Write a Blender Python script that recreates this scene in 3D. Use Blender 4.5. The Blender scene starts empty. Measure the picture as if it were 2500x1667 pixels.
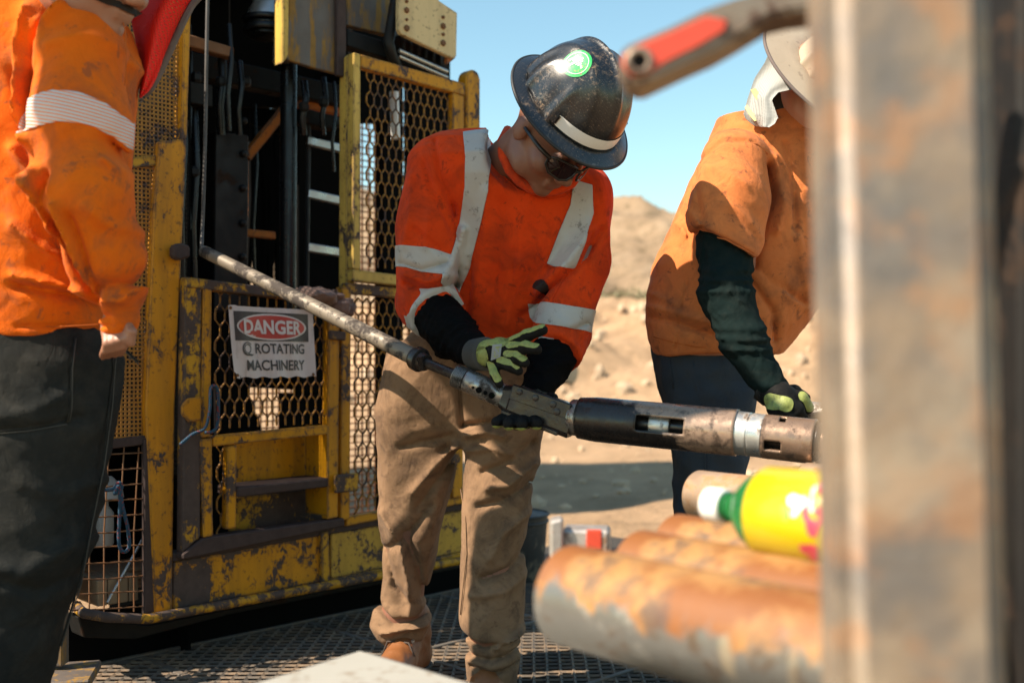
import bpy, bmesh, math, random
import numpy as np
from mathutils import Vector, Matrix
random.seed(7)
RNG = np.random.default_rng(7)
SC = bpy.context.scene
COL = SC.collection
rad = math.radians

# ---------------------------------------------------------------- camera, sky, sun, exposure
F, CX, HY, H = 2600.0, 1250.0, 875.0, 0.88      # focal length and centre in photo pixels, camera height over the deck
cam = bpy.data.cameras.new('camera')
cam.sensor_width = 36.0
cam.lens = F / 2500 * 36
cam.shift_y = (HY - 833.5) / 2500
cam.clip_start, cam.clip_end = 0.05, 2000
cam.dof.use_dof = True
cam.dof.focus_distance = 2.52
cam.dof.aperture_fstop = 2.5
camo = bpy.data.objects.new('camera', cam)
camo.location = (0, 0, H)
camo.rotation_euler = (rad(90), 0, 0)
COL.objects.link(camo)
SC.camera = camo

SUN_AZ, SUN_EL = 205.0, 46.0                     # direction towards the sun, degrees anticlockwise from +X
w = bpy.data.worlds.new('World')
SC.world = w
w.use_nodes = True
wn = w.node_tree.nodes
bg = wn['Background']
sky = wn.new('ShaderNodeTexSky')
sky.sky_type = 'NISHITA'
sky.sun_disc = False
sky.sun_elevation = rad(SUN_EL)
sky.sun_rotation = rad((90 - SUN_AZ) % 360)
sky.air_density = 1.25
sky.dust_density = 0.1
sky.ozone_density = 3.0
tint = wn.new('ShaderNodeMix'); tint.data_type = 'RGBA'; tint.blend_type = 'MULTIPLY'; tint.inputs[0].default_value = 1.0
tint.inputs[7].default_value = (1.02, 1.11, .94, 1)
w.node_tree.links.new(sky.outputs[0], tint.inputs[6]); w.node_tree.links.new(tint.outputs[2], bg.inputs[0])
bg.inputs[1].default_value = 0.095
sl = bpy.data.lights.new('sun', 'SUN')
sl.energy = 5.0
sl.angle = rad(0.5)
sl.color = (1.0, 0.87, 0.70)
so = bpy.data.objects.new('sun', sl)
ce = math.cos(rad(SUN_EL))
TOSUN = Vector((math.cos(rad(SUN_AZ)) * ce, math.sin(rad(SUN_AZ)) * ce, math.sin(rad(SUN_EL))))
so.rotation_euler = TOSUN.to_track_quat('Z', 'Y').to_euler()
so.location = TOSUN * 30
COL.objects.link(so)
SC.view_settings.view_transform = 'Standard'
SC.view_settings.look = 'None'
SC.view_settings.gamma = 1.0
SC.view_settings.use_curve_mapping = False
SC.view_settings.exposure = 1.12
SC.cycles.max_bounces = 6
SC.cycles.use_denoising = True

# ---------------------------------------------------------------- helpers: places
def P(px, py, Y):
    """the point at distance Y that the photograph shows at (px, py)"""
    return np.array([(px - CX) / F * Y, Y, H - (py - HY) / F * Y])

RO = np.array([-0.977, 2.99, 0.0])               # a corner of the rig's face, its run and its outward direction
RU = np.array([math.sqrt(.5), math.sqrt(.5), 0.0])
RN = np.array([math.sqrt(.5), -math.sqrt(.5), 0.0])
RZ = np.array([0.0, 0.0, 1.0])

def R(px, py, d=0.0):
    """point of the rig's face plane (moved d outward)"""
    k = (px - CX) / F
    Y = (3.967 - 1.41421 * d) / (1 - k)
    return P(px, py, Y)

# ---------------------------------------------------------------- helpers: objects
def tag(o, label=None, cat=None, group=None, kind=None):
    if label: o['label'] = label
    if cat: o['category'] = cat
    if group: o['group'] = group
    if kind: o['kind'] = kind
    return o

def empty(name, loc=(0, 0, 0), label=None, cat=None, group=None, parent=None):
    o = bpy.data.objects.new(name, None)
    o.empty_display_size = 0.1
    COL.objects.link(o)
    wl = np.array(loc, float)
    if parent is not None:
        o.parent = parent
        wl = wl - np.array(parent['_w'])
    o.location = wl
    o['_w'] = [float(x) for x in loc]
    return tag(o, label, cat, group)

def mk(name, v, f, m, parent=None, smooth=0.0, base=None):
    """one mesh object out of world coordinates"""
    v = np.asarray(v, float)
    off = np.array(parent['_w']) if parent is not None else (np.array(base, float) if base is not None else np.zeros(3))
    me = bpy.data.meshes.new(name)
    me.from_pydata((v - off).tolist(), [], f.tolist() if isinstance(f, np.ndarray) else f)
    me.update()
    if m: me.materials.append(m)
    if smooth:
        me.shade_smooth()
        if smooth < 180: me.set_sharp_from_angle(angle=rad(smooth))
    o = bpy.data.objects.new(name, me)
    COL.objects.link(o)
    if parent is not None:
        o.parent = parent
    else:
        o.location = off
    o['_w'] = [float(x) for x in off]
    return o

def nrm(a):
    a = np.asarray(a, float)
    return a / (np.linalg.norm(a) + 1e-12)

class G:
    """collects faces for one mesh"""
    def __init__(s): s.v, s.f = [], []
    def add(s, v, f):
        n = len(s.v)
        s.v.extend([tuple(map(float, x)) for x in v])
        s.f.extend([tuple(i + n for i in q) for q in f])
        return s
    def box(s, c, ax, ay, az):
        c, ax, ay, az = map(np.asarray, (c, ax, ay, az))
        v = [c + i * ax + j * ay + k * az for i in (-1, 1) for j in (-1, 1) for k in (-1, 1)]
        return s.add(v, [(0, 1, 3, 2), (4, 6, 7, 5), (0, 4, 5, 1), (2, 3, 7, 6), (0, 2, 6, 4), (1, 5, 7, 3)])
    def bar(s, a, b, w, t, up):
        a, b = np.asarray(a, float), np.asarray(b, float)
        x = nrm(b - a); z = nrm(np.asarray(up) - x * np.dot(up, x)); y = np.cross(z, x)
        return s.box((a + b) / 2, (b - a) / 2, y * w / 2, z * t / 2)
    def prism(s, front, off):
        front = [np.asarray(p, float) for p in front]; n = len(front)
        v = front + [p + off for p in front]
        f = [tuple(range(n)), tuple(range(2 * n - 1, n - 1, -1))] + [(i, i + n, (i + 1) % n + n, (i + 1) % n) for i in range(n)]
        return s.add(v, f)
    def tube(s, path, r, seg=10, cap=True):
        path = [np.asarray(p, float) for p in path]
        n = len(path)
        r = [r] * n if np.isscalar(r) else list(r)
        t0 = nrm(path[1] - path[0])
        u = nrm(np.cross(t0, (0.3, 0.1, 1) if abs(t0[2]) < .9 else (1, 0, .2)))
        v, f = [], []
        for i in range(n):
            t = nrm(path[min(i + 1, n - 1)] - path[max(i - 1, 0)])
            u = nrm(u - t * np.dot(u, t)); b = np.cross(t, u)
            for k in range(seg):
                a = 2 * math.pi * k / seg
                v.append(path[i] + r[i] * (math.cos(a) * u + math.sin(a) * b))
        for i in range(n - 1):
            for k in range(seg):
                k2 = (k + 1) % seg
                f.append((i * seg + k, i * seg + k2, (i + 1) * seg + k2, (i + 1) * seg + k))
        if cap:
            f.append(tuple(range(seg - 1, -1, -1))); f.append(tuple((n - 1) * seg + k for k in range(seg)))
        return s.add(v, f)
    def lathe(s, a, b, prof, seg=24, cap=True):
        """prof: (fraction or metres along a->b, radius)"""
        a, b = np.asarray(a, float), np.asarray(b, float)
        return s.tube2([a + (b - a) * t for t, _ in prof], nrm(b - a), [r for _, r in prof], seg, cap)
    def tube2(s, pts, t, r, seg, cap):
        u = nrm(np.cross(t, (0.3, 0.1, 1) if abs(t[2]) < .9 else (1, 0, .2))); b = np.cross(t, u)
        v, f = [], []; n = len(pts)
        for i in range(n):
            for k in range(seg):
                a = 2 * math.pi * k / seg
                v.append(pts[i] + r[i] * (math.cos(a) * u + math.sin(a) * b))
        for i in range(n - 1):
            for k in range(seg):
                k2 = (k + 1) % seg
                f.append((i * seg + k, i * seg + k2, (i + 1) * seg + k2, (i + 1) * seg + k))
        if cap:
            f.append(tuple(range(seg - 1, -1, -1))); f.append(tuple((n - 1) * seg + k for k in range(seg)))
        return s.add(v, f)
    def build(s, name, m, parent=None, smooth=0.0, bevel=0.0, base=None, seg=1):
        o = mk(name, s.v, s.f, m, parent, 0, base)
        bm = bmesh.new(); bm.from_mesh(o.data)
        bmesh.ops.recalc_face_normals(bm, faces=bm.faces)
        if bevel:
            ed = [e for e in bm.edges if len(e.link_faces) == 2 and e.calc_face_angle(0) > 0.5]
            bmesh.ops.bevel(bm, geom=ed, offset=bevel, segments=seg, affect='EDGES', clamp_overlap=True)
        bm.to_mesh(o.data); bm.free()
        if smooth:
            o.data.shade_smooth(); o.data.set_sharp_from_angle(angle=rad(smooth))
        return o

def rquad(name, pts, d, t, m, parent, bevel=0.003):
    """a plate or bar on the rig's face: outline in photo pixels, front face d outward, thickness t"""
    return G().prism([R(x, y, d) for x, y in pts], -RN * t).build(name, m, parent, bevel=bevel)

# ---------------------------------------------------------------- helpers: implicit solids
f32 = np.float32
def smin(a, b, k):
    h = np.clip(.5 + .5 * (b - a) / k, 0, 1)
    return b + (a - b) * h - k * h * (1 - h)
def smax(a, b, k): return -smin(-a, -b, k)
def cone(p, a, b, ra, rb, sy=1.0):
    X, Y, Z = p
    a = np.asarray(a, float); b = np.asarray(b, float)
    ab = (b - a) * np.array([1, sy, 1])
    dx, dy, dz = X - a[0], (Y - a[1]) * sy, Z - a[2]
    L = float(ab @ ab) + 1e-12
    t = np.clip((dx * ab[0] + dy * ab[1] + dz * ab[2]) / L, 0, 1)
    return np.sqrt((dx - t * ab[0]) ** 2 + (dy - t * ab[1]) ** 2 + (dz - t * ab[2]) ** 2) - (ra + t * (rb - ra))
def conep(p, A, B, sy=1.0):
    """tapered limb between (px, py, Y, radius in px)"""
    return cone(p, P(*A[:3]), P(*B[:3]), A[3] / F * A[2], B[3] / F * B[2], sy)
def limb(p, pts, k=0.02, sy=1.0):
    d = conep(p, pts[0], pts[1], sy)
    for i in range(1, len(pts) - 1): d = smin(d, conep(p, pts[i], pts[i + 1], sy), k)
    return d
def ell(p, c, r, M=None):
    X, Y, Z = p
    x, y, z = X - c[0], Y - c[1], Z - c[2]
    if M is not None:
        M = np.asarray(M)
        x, y, z = (x * M[0][0] + y * M[1][0] + z * M[2][0], x * M[0][1] + y * M[1][1] + z * M[2][1], x * M[0][2] + y * M[1][2] + z * M[2][2])
    k0 = np.sqrt((x / r[0]) ** 2 + (y / r[1]) ** 2 + (z / r[2]) ** 2)
    k1 = np.sqrt((x / r[0] ** 2) ** 2 + (y / r[1] ** 2) ** 2 + (z / r[2] ** 2) ** 2) + 1e-6
    return k0 * (k0 - 1) / k1
def stack(p, rows, n=2.4):
    """rows: (py, left px, right px, Y of the axis, half depth in m): a body measured row by row"""
    X, Y, Z = p
    q = sorted([(P(0, r[0], r[3])[2], (P(r[1], 0, r[3])[0] + P(r[2], 0, r[3])[0]) / 2, (r[2] - r[1]) / 2 / F * r[3], r[3], r[4]) for r in rows])
    q = np.array(q)
    z = q[:, 0]
    cx = np.interp(Z, z, q[:, 1]); wx = np.interp(Z, z, q[:, 2]); cy = np.interp(Z, z, q[:, 3]); hy = np.interp(Z, z, q[:, 4])
    u = (np.abs(X - cx) / wx) ** n + (np.abs(Y - cy) / hy) ** n
    d = (u ** (1 / n) - 1) * np.minimum(wx, hy)
    return smax(smax(d, Z - z[-1], .02), z[0] - Z, .008)
def fold(p, pts, Y, amp, wd, front=None):
    """a crease or ridge of cloth along a line measured in the photograph"""
    X, YY, Z = p
    q = [P(x, y, Y) for x, y in pts]
    best = np.full(X.shape, 9.0, f32)
    for a, b in zip(q[:-1], q[1:]):
        ax, az, bx, bz = a[0], a[2], b[0] - a[0], b[2] - a[2]
        t = np.clip(((X - ax) * bx + (Z - az) * bz) / (bx * bx + bz * bz + 1e-9), 0, 1)
        best = np.minimum(best, (X - ax - t * bx) ** 2 + (Z - az - t * bz) ** 2)
    q_ = np.sqrt(best) / wd
    g = amp * (.55 * np.exp(-q_ * 1.5) + .45 * np.exp(-q_ ** 2))
    if front is not None: g = g / (1 + np.exp(np.clip((YY - front) / .012, -30, 30)))
    return g
def wrinkle(p, seed, amp, freq, stretch=(1, 1, 1), oct=4):
    r = np.random.default_rng(seed)
    X, Y, Z = p[0] * stretch[0], p[1] * stretch[1], p[2] * stretch[2]
    s = 0
    for i in range(oct):
        k = nrm(r.normal(size=3)) * freq * 1.5 ** i; k2 = nrm(r.normal(size=3)) * freq * .7 * 1.3 ** i
        ph, ph2 = r.uniform(0, 6.28, 2)
        s = s + (1 - 2 * np.abs(np.sin(k[0] * X + k[1] * Y + k[2] * Z + ph + 1.6 * np.sin(k2[0] * X + k2[1] * Y + k2[2] * Z + ph2)))) / 1.5 ** i
    return amp * s / 2
def nets(fn, lo, hi, h, disp=None):
    """surface nets: the zero surface of fn as a quad mesh"""
    lo = np.minimum(lo, hi).astype(float) if False else np.asarray(lo, float); hi = np.asarray(hi, float)
    n = np.ceil((hi - lo) / h).astype(int) + 1
    p = np.meshgrid(*[(lo[i] + h * np.arange(n[i])).astype(f32) for i in range(3)], indexing='ij')
    V = fn(p).astype(f32)
    V[0], V[-1], V[:, 0], V[:, -1], V[:, :, 0], V[:, :, -1] = 1, 1, 1, 1, 1, 1
    if disp is not None:
        m = np.abs(V) < .05
        V[m] -= disp([c[m] for c in p])
    S = V < 0
    c = sum(S[i:n[0] - 1 + i, j:n[1] - 1 + j, k:n[2] - 1 + k].astype(np.int8) for i in (0, 1) for j in (0, 1) for k in (0, 1))
    act = (c > 0) & (c < 8)
    idx = np.argwhere(act)
    pos = np.zeros((len(idx), 3)); cnt = np.zeros(len(idx))
    cor = [(i, j, k) for i in (0, 1) for j in (0, 1) for k in (0, 1)]
    for a in cor:
        for ax in range(3):
            if a[ax]: continue
            b = list(a); b[ax] = 1
            va = V[idx[:, 0] + a[0], idx[:, 1] + a[1], idx[:, 2] + a[2]]; vb = V[idx[:, 0] + b[0], idx[:, 1] + b[1], idx[:, 2] + b[2]]
            m = (va < 0) != (vb < 0)
            t = np.where(m, va / np.where(m, va - vb, 1), 0)
            q = np.tile(np.array(a, float), (len(idx), 1)); q[:, ax] += t
            pos += q * m[:, None]; cnt += m
    verts = (idx + pos / cnt[:, None]) * h + lo
    gid = np.full(act.shape, -1, int); gid[act] = np.arange(len(idx))
    faces = []
    for ax in range(3):
        o1, o2 = [(1, 2), (2, 0), (0, 1)][ax]
        sl0 = [slice(None)] * 3; sl1 = [slice(None)] * 3
        sl0[ax] = slice(0, n[ax] - 1); sl1[ax] = slice(1, n[ax])
        df = S[tuple(sl0)] != S[tuple(sl1)]
        e = np.argwhere(df)
        e = e[(e[:, o1] > 0) & (e[:, o2] > 0) & (e[:, o1] < n[o1] - 1) & (e[:, o2] < n[o2] - 1)]
        ins = S[e[:, 0], e[:, 1], e[:, 2]]
        def g(a, b):
            q = e.copy(); q[:, o1] -= a; q[:, o2] -= b
            return gid[q[:, 0], q[:, 1], q[:, 2]]
        fq = np.stack([g(1, 1), g(0, 1), g(0, 0), g(1, 0)], 1)
        fq[~ins] = fq[~ins][:, ::-1]
        faces.append(fq)
    return verts, np.concatenate(faces)
def box_of(pts, pad):
    a = np.array([P(*q[:3]) for q in pts])
    return a.min(0) - pad, a.max(0) + pad
def vnormals(v, f):
    n = np.zeros_like(v)
    t = np.cross(v[f[:, 2]] - v[f[:, 0]], v[f[:, -1]] - v[f[:, 1]])
    for k in range(f.shape[1]): np.add.at(n, f[:, k], t)
    return n / (np.linalg.norm(n, axis=1, keepdims=True) + 1e-12)
def clip(v, f, field, off, sub=0, tri=False):
    """the part of a surface where field(v) > 0, lifted by off: a patch, tape or print that follows the cloth"""
    nn = vnormals(v, f)
    t = f if tri else np.concatenate([f[:, [0, 1, 2]], f[:, [0, 2, 3]]])
    s = field(v)
    pad = 0.03
    near = (s[t] > -pad).any(1)
    t = t[near]
    used, inv = np.unique(t, return_inverse=True)
    v = v[used]; nn = nn[used]; t = inv.reshape(-1, 3)
    for _ in range(sub):
        e = np.sort(np.concatenate([t[:, [0, 1]], t[:, [1, 2]], t[:, [2, 0]]]), 1)
        ue, ie = np.unique(e, axis=0, return_inverse=True); ie = ie.reshape(-1)
        m = len(t); base = len(v)
        v = np.concatenate([v, v[ue].mean(1)]); nn = np.concatenate([nn, nn[ue].mean(1)])
        a, b, c = ie[:m] + base, ie[m:2 * m] + base, ie[2 * m:] + base
        t = np.concatenate([np.stack([t[:, 0], a, c], 1), np.stack([a, t[:, 1], b], 1), np.stack([c, b, t[:, 2]], 1), np.stack([a, b, c], 1)])
    s = field(v)
    v = v + nn * off
    V = [tuple(x) for x in v]; out = []; cache = {}
    pos = s > 0
    full = pos[t].all(1)
    out = [tuple(q) for q in t[full].tolist()]
    part = t[pos[t].any(1) & ~full]
    def cut(i, j):
        key = (min(i, j), max(i, j))
        if key not in cache:
            u = s[i] / (s[i] - s[j])
            cache[key] = len(V); V.append(tuple(v[i] + (v[j] - v[i]) * u))
        return cache[key]
    for tr in part.tolist():
        poly = []
        for k in range(3):
            i, j = tr[k], tr[(k + 1) % 3]
            if pos[i]: poly.append(i)
            if pos[i] != pos[j]: poly.append(cut(i, j))
        if len(poly) >= 3: out.append(tuple(poly))
    if not out: return np.zeros((3, 3)), [(0, 1, 2)]
    par = list(range(len(V)))
    def find(i):
        while par[i] != i: par[i] = par[par[i]]; i = par[i]
        return i
    for q in out:
        for b in q[1:]: par[find(b)] = find(q[0])
    cnt = {}
    for q in out: r = find(q[0]); cnt[r] = cnt.get(r, 0) + 1
    top = max(cnt, key=cnt.get)
    out = [q for q in out if find(q[0]) == top]
    ids = sorted({i for q in out for i in q}); mp = {i: k for k, i in enumerate(ids)}
    return np.array([V[i] for i in ids]), [tuple(mp[i] for i in q) for q in out]
def proj(v):
    """photo pixels of world points"""
    v = np.asarray(v)
    return CX + v[:, 0] / v[:, 1] * F, HY - (v[:, 2] - H) / v[:, 1] * F
def inpoly(x, y, poly):
    """signed distance to a polygon, positive inside"""
    x = np.asarray(x, float); ins = np.zeros(x.shape, bool); best = np.full(x.shape, 1e9)
    n = len(poly)
    for i in range(n):
        (x1, y1), (x2, y2) = poly[i], poly[(i + 1) % n]
        c = ((y1 > y) != (y2 > y)) & (x < (x2 - x1) * (y - y1) / (y2 - y1 + 1e-12) + x1)
        ins ^= c
        dx, dy = x2 - x1, y2 - y1
        t = np.clip(((x - x1) * dx + (y - y1) * dy) / (dx * dx + dy * dy + 1e-12), 0, 1)
        best = np.minimum(best, np.hypot(x - x1 - t * dx, y - y1 - t * dy))
    return np.where(ins, best, -best)
def patch_px(v, f, poly, Y, off, sub=0, front=None):
    """patch on a surface under an outline drawn in the plane at distance Y"""
    def fld(q):
        x = CX + q[:, 0] / Y * F; y = HY - (q[:, 2] - H) / Y * F
        s = inpoly(x, y, poly) / F * Y
        if front is not None: s = np.where(q[:, 1] < front, s, -1)
        return s
    return clip(v, f, fld, off, sub)

# ---------------------------------------------------------------- helpers: materials
class N:
    def __init__(s, name):
        s.m = bpy.data.materials.new(name); s.m.use_nodes = True
        s.t = s.m.node_tree; s.b = s.t.nodes['Principled BSDF']
        s.co = None
    def n(s, ty, **k):
        o = s.t.nodes.new('ShaderNode' + ty)
        for a, b in k.items(): setattr(o, a, b)
        return o
    def put(s, sock, val):
        if isinstance(val, bpy.types.NodeSocket): s.t.links.new(val, sock)
        elif isinstance(val, (tuple, list)) and len(val) == 3 and sock.type == 'RGBA': sock.default_value = (*val, 1)
        else: sock.default_value = val
    def coord(s, stretch=(1, 1, 1), rot=(0, 0, 0)):
        if s.co is None: s.co = s.n('TexCoord').outputs['Object']
        if tuple(stretch) == (1, 1, 1) and tuple(rot) == (0, 0, 0): return s.co
        mp = s.n('Mapping'); s.put(mp.inputs['Vector'], s.co); mp.inputs['Scale'].default_value = stretch; mp.inputs['Rotation'].default_value = rot
        return mp.outputs[0]
    def noise(s, scale, detail=4, rough=.55, stretch=(1, 1, 1), dist=0, rot=(0, 0, 0)):
        o = s.n('TexNoise'); s.put(o.inputs['Vector'], s.coord(stretch, rot))
        o.inputs['Scale'].default_value = scale; o.inputs['Detail'].default_value = detail; o.inputs['Roughness'].default_value = rough; o.inputs['Distortion'].default_value = dist
        return o.outputs['Fac']
    def voro(s, scale, stretch=(1, 1, 1), feature='F1'):
        o = s.n('TexVoronoi', feature=feature); s.put(o.inputs['Vector'], s.coord(stretch)); o.inputs['Scale'].default_value = scale
        return o.outputs['Distance']
    def wave(s, scale, rot=(0, 0, 0), dist=0, prof='SIN'):
        o = s.n('TexWave', wave_profile=prof); s.put(o.inputs['Vector'], s.coord((1, 1, 1), rot)); o.inputs['Scale'].default_value = scale; o.inputs['Distortion'].default_value = dist
        return o.outputs['Fac']
    def ramp(s, fac, pts, interp='LINEAR'):
        o = s.n('ValToRGB'); o.color_ramp.interpolation = interp
        e = o.color_ramp.elements
        while len(e) < len(pts): e.new(.5)
        for k, (p, c) in enumerate(pts):
            e[k].position = p; e[k].color = (c, c, c, 1) if np.isscalar(c) else (*c, 1)
        s.put(o.inputs[0], fac)
        return o.outputs[0]
    def step(s, fac, a, b): return s.ramp(fac, [(a, 0.0), (b, 1.0)])
    def mix(s, fac, a, b, mode='MIX'):
        o = s.n('Mix', data_type='RGBA', blend_type=mode)
        s.put(o.inputs[0], fac); s.put(o.inputs[6], a); s.put(o.inputs[7], b)
        return o.outputs[2]
    def math(s, op, a, b=0.0):
        o = s.n('Math', operation=op); s.put(o.inputs[0], a); s.put(o.inputs[1], b)
        return o.outputs[0]
    def bump(s, h, strength=.3, dist=.002, nrm=None):
        o = s.n('Bump'); s.put(o.inputs['Height'], h); o.inputs['Strength'].default_value = strength; o.inputs['Distance'].default_value = dist
        if nrm is not None: s.put(o.inputs['Normal'], nrm)
        return o.outputs[0]
    def out(s, col, rough=.6, metal=0.0, normal=None, **k):
        s.put(s.b.inputs['Base Color'], col); s.put(s.b.inputs['Roughness'], rough); s.put(s.b.inputs['Metallic'], metal)
        if normal is not None: s.put(s.b.inputs['Normal'], normal)
        for a, b in k.items(): s.put(s.b.inputs[a.replace('_', ' ')], b)
        return s.m

def paint(name, c1, c2, peel=.45, under=(.045, .032, .028), scale=9, rough=.5, dirt=.5, streak=6):
    """old machine paint: two shades of paint, chips down to dark steel, rust halos, grime running down"""
    k = N(name)
    base = k.mix(k.noise(5, 4), c1, c2)
    grime = k.step(k.noise(streak, 5, .6, (3, 3, .35)), .45, .75)
    base = k.mix(k.math('MULTIPLY', grime, dirt), base, (.09, .05, .02))
    fine = k.step(k.noise(60, 3, .6), .60, .68)
    base = k.mix(k.math('MULTIPLY', fine, .55), base, (.05, .03, .02))
    big = k.math('ADD', k.math('MULTIPLY', k.noise(scale, 5, .6, dist=.3), .55), k.math('MULTIPLY', k.noise(scale * 5.5, 8, .78, (1, 1, .7), .6), .45))
    bv = k.n('Bevel'); bv.samples = 4; bv.inputs['Radius'].default_value = .014
    gm = k.n('NewGeometry'); dt = k.n('VectorMath', operation='DOT_PRODUCT')
    k.put(dt.inputs[0], bv.outputs[0]); k.put(dt.inputs[1], gm.outputs['Normal'])
    big = k.math('ADD', big, k.math('MULTIPLY', k.math('MINIMUM', k.math('SUBTRACT', 1.0, dt.outputs['Value']), .5), .60))
    th = .664 - peel * .20
    halo = k.step(big, th - .03, th + .01)
    chip = k.step(big, th, th + .008)
    base = k.mix(k.math('MULTIPLY', halo, .6), base, (.16, .06, .015))
    un = k.mix(k.noise(40, 4), under, tuple(x * 2.2 for x in under))
    col = k.mix(chip, base, un)
    h = k.math('SUBTRACT', k.math('MULTIPLY', k.noise(90, 3), .15), chip)
    rg = k.ramp(chip, [(0, rough), (1, .8)])
    return k.out(col, rg, 0, k.bump(h, .5, .0015), Specular_IOR_Level=.22)

def cloth(name, c1, c2, stain=(.08, .03, .015), amt=.35, weave=900, sc=6, rough=.9, sheen=.04, spots=.2, spec=.15):
    k = N(name)
    base = k.mix(k.step(k.noise(sc, 4, .6), .35, .65), c1, c2)
    st = k.math('MULTIPLY', k.step(k.noise(sc * 1.7, 6, .7, dist=.6), .47, .68), amt)
    base = k.mix(st, base, stain)
    sp = k.math('MULTIPLY', k.step(k.noise(sc * 6, 5, .65, dist=.4), .58, .66), spots)
    base = k.mix(sp, base, stain)
    mott = k.math('MULTIPLY', k.noise(110, 3, .7), .3)
    base = k.mix(mott, base, tuple(x * .55 for x in c1))
    cr = k.math('ABSOLUTE', k.math('SUBTRACT', k.noise(16, 3, .5, (1, 1, .6), 1.2), .5))
    h = k.math('ADD', k.math('MULTIPLY', k.noise(weave, 1, .5), .5), k.math('ADD', k.math('MULTIPLY', k.noise(70, 4, .65), 1.0), k.math('MULTIPLY', k.step(cr, 0.0, .10), .5)))
    return k.out(base, rough, 0, k.bump(h, .45, .003), Sheen_Weight=sheen, Specular_IOR_Level=spec)

def steel(name, c1, c2, rough=.45, metal=.7, rust=None, ramt=.4, sc=8, stretch=(1, 1, 1), bump=.3, rsc=14, spec=.5):
    k = N(name)
    base = k.mix(k.noise(sc, 6, .65, stretch), c1, c2)
    met = metal
    rg = k.ramp(k.noise(sc * 3, 4), [(.3, max(.05, rough - .12)), (.7, min(1, rough + .15))])
    if rust is not None:
        m = k.step(k.noise(rsc, 7, .7, stretch, .3), .62 - ramt * .3, .70 - ramt * .3)
        base = k.mix(m, base, k.mix(k.noise(50, 3), rust, tuple(x * .45 for x in rust)))
        met = k.ramp(m, [(0, metal), (1, 0.0)])
        rg = k.mix(m, rg, (.85, .85, .85))
    return k.out(base, rg, met, k.bump(k.noise(sc * 7, 5, .7, stretch), bump, .0015), Specular_IOR_Level=spec)

def plain(name, c, rough=.6, metal=0.0, var=.25, sc=20, bump=.15, **kw):
    k = N(name)
    base = k.mix(k.noise(sc, 5, .6), tuple(x * (1 - var) for x in c), tuple(min(1, x * (1 + var)) for x in c))
    return k.out(base, rough, metal, k.bump(k.noise(sc * 6, 4), bump, .001), **kw)

# ---------------------------------------------------------------- materials of the place
M = {}
M['yellow'] = paint('yellow_machine_paint', (.57, .265, .006), (.46, .185, .006), .58)
M['orange_yellow'] = paint('orange_yellow_machine_paint', (.60, .26, .010), (.50, .19, .008), .40, scale=7)
M['yellow_worn'] = paint('badly_worn_yellow_paint', (.55, .30, .02), (.42, .2, .01), .88, scale=8)
M['rusty_bar'] = paint('bare_rusty_bar', (.30, .16, .02), (.2, .1, .02), 1.5, under=(.034, .023, .021), scale=10)
M['pale_yellow'] = paint('pale_yellow_paint', (.62, .42, .10), (.52, .33, .06), .45)  # paler yellow than the other gate paint
M['tan_plate'] = paint('cream_plate_paint', (.66, .50, .26), (.60, .44, .22), .10, scale=5, dirt=.25)
M['skirt'] = paint('skirt_yellow_paint', (.56, .25, .010), (.48, .2, .008), .78, scale=9)
M['skirt2'] = paint('skirt_pale_paint', (.50, .31, .05), (.42, .24, .03), .60, scale=13)
M['black_steel'] = steel('greasy_black_steel', (.007, .0065, .006), (.015, .014, .013), .55, .2, (.03, .015, .008), .25, spec=.12)
M['dark_steel'] = steel('dark_mast_steel', (.009, .009, .010), (.018, .017, .016), .5, .15, (.03, .015, .008), .2, spec=.2)
M['rod_steel'] = steel('black_rod_steel', (.008, .009, .011), (.014, .015, .018), .3, .5)
M['mast_plate'] = steel('rust_streaked_plate', (.06, .05, .045), (.14, .11, .09), .6, .2, (.30, .16, .03), .42, 6, (2, 2, .4))
M['bare_metal'] = steel('scuffed_bare_metal', (.38, .37, .36), (.55, .53, .5), .35, .8)
M['rust'] = steel('brown_rust', (.10, .05, .025), (.18, .085, .035), .8, .1, (.22, .09, .03), .5)
M['rope_steel'] = steel('oily_wire_rope', (.045, .04, .038), (.10, .09, .082), .6, .3)
M['void'] = plain('shade_black', (.004, .004, .004), .9, Specular_IOR_Level=.05)  # near-black painting in the shade of gaps and holes, also on hoses
M['white_plastic'] = plain('white_plastic', (.75, .74, .72), .4, 0, .06)
M['grey_plastic'] = plain('pale_grey_plastic', (.30, .30, .29), .6)  # even grey for the funnel and the bottle
M['orange_brace'] = paint('orange_brace_paint', (.45, .13, .01), (.35, .09, .01), .3)

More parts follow.
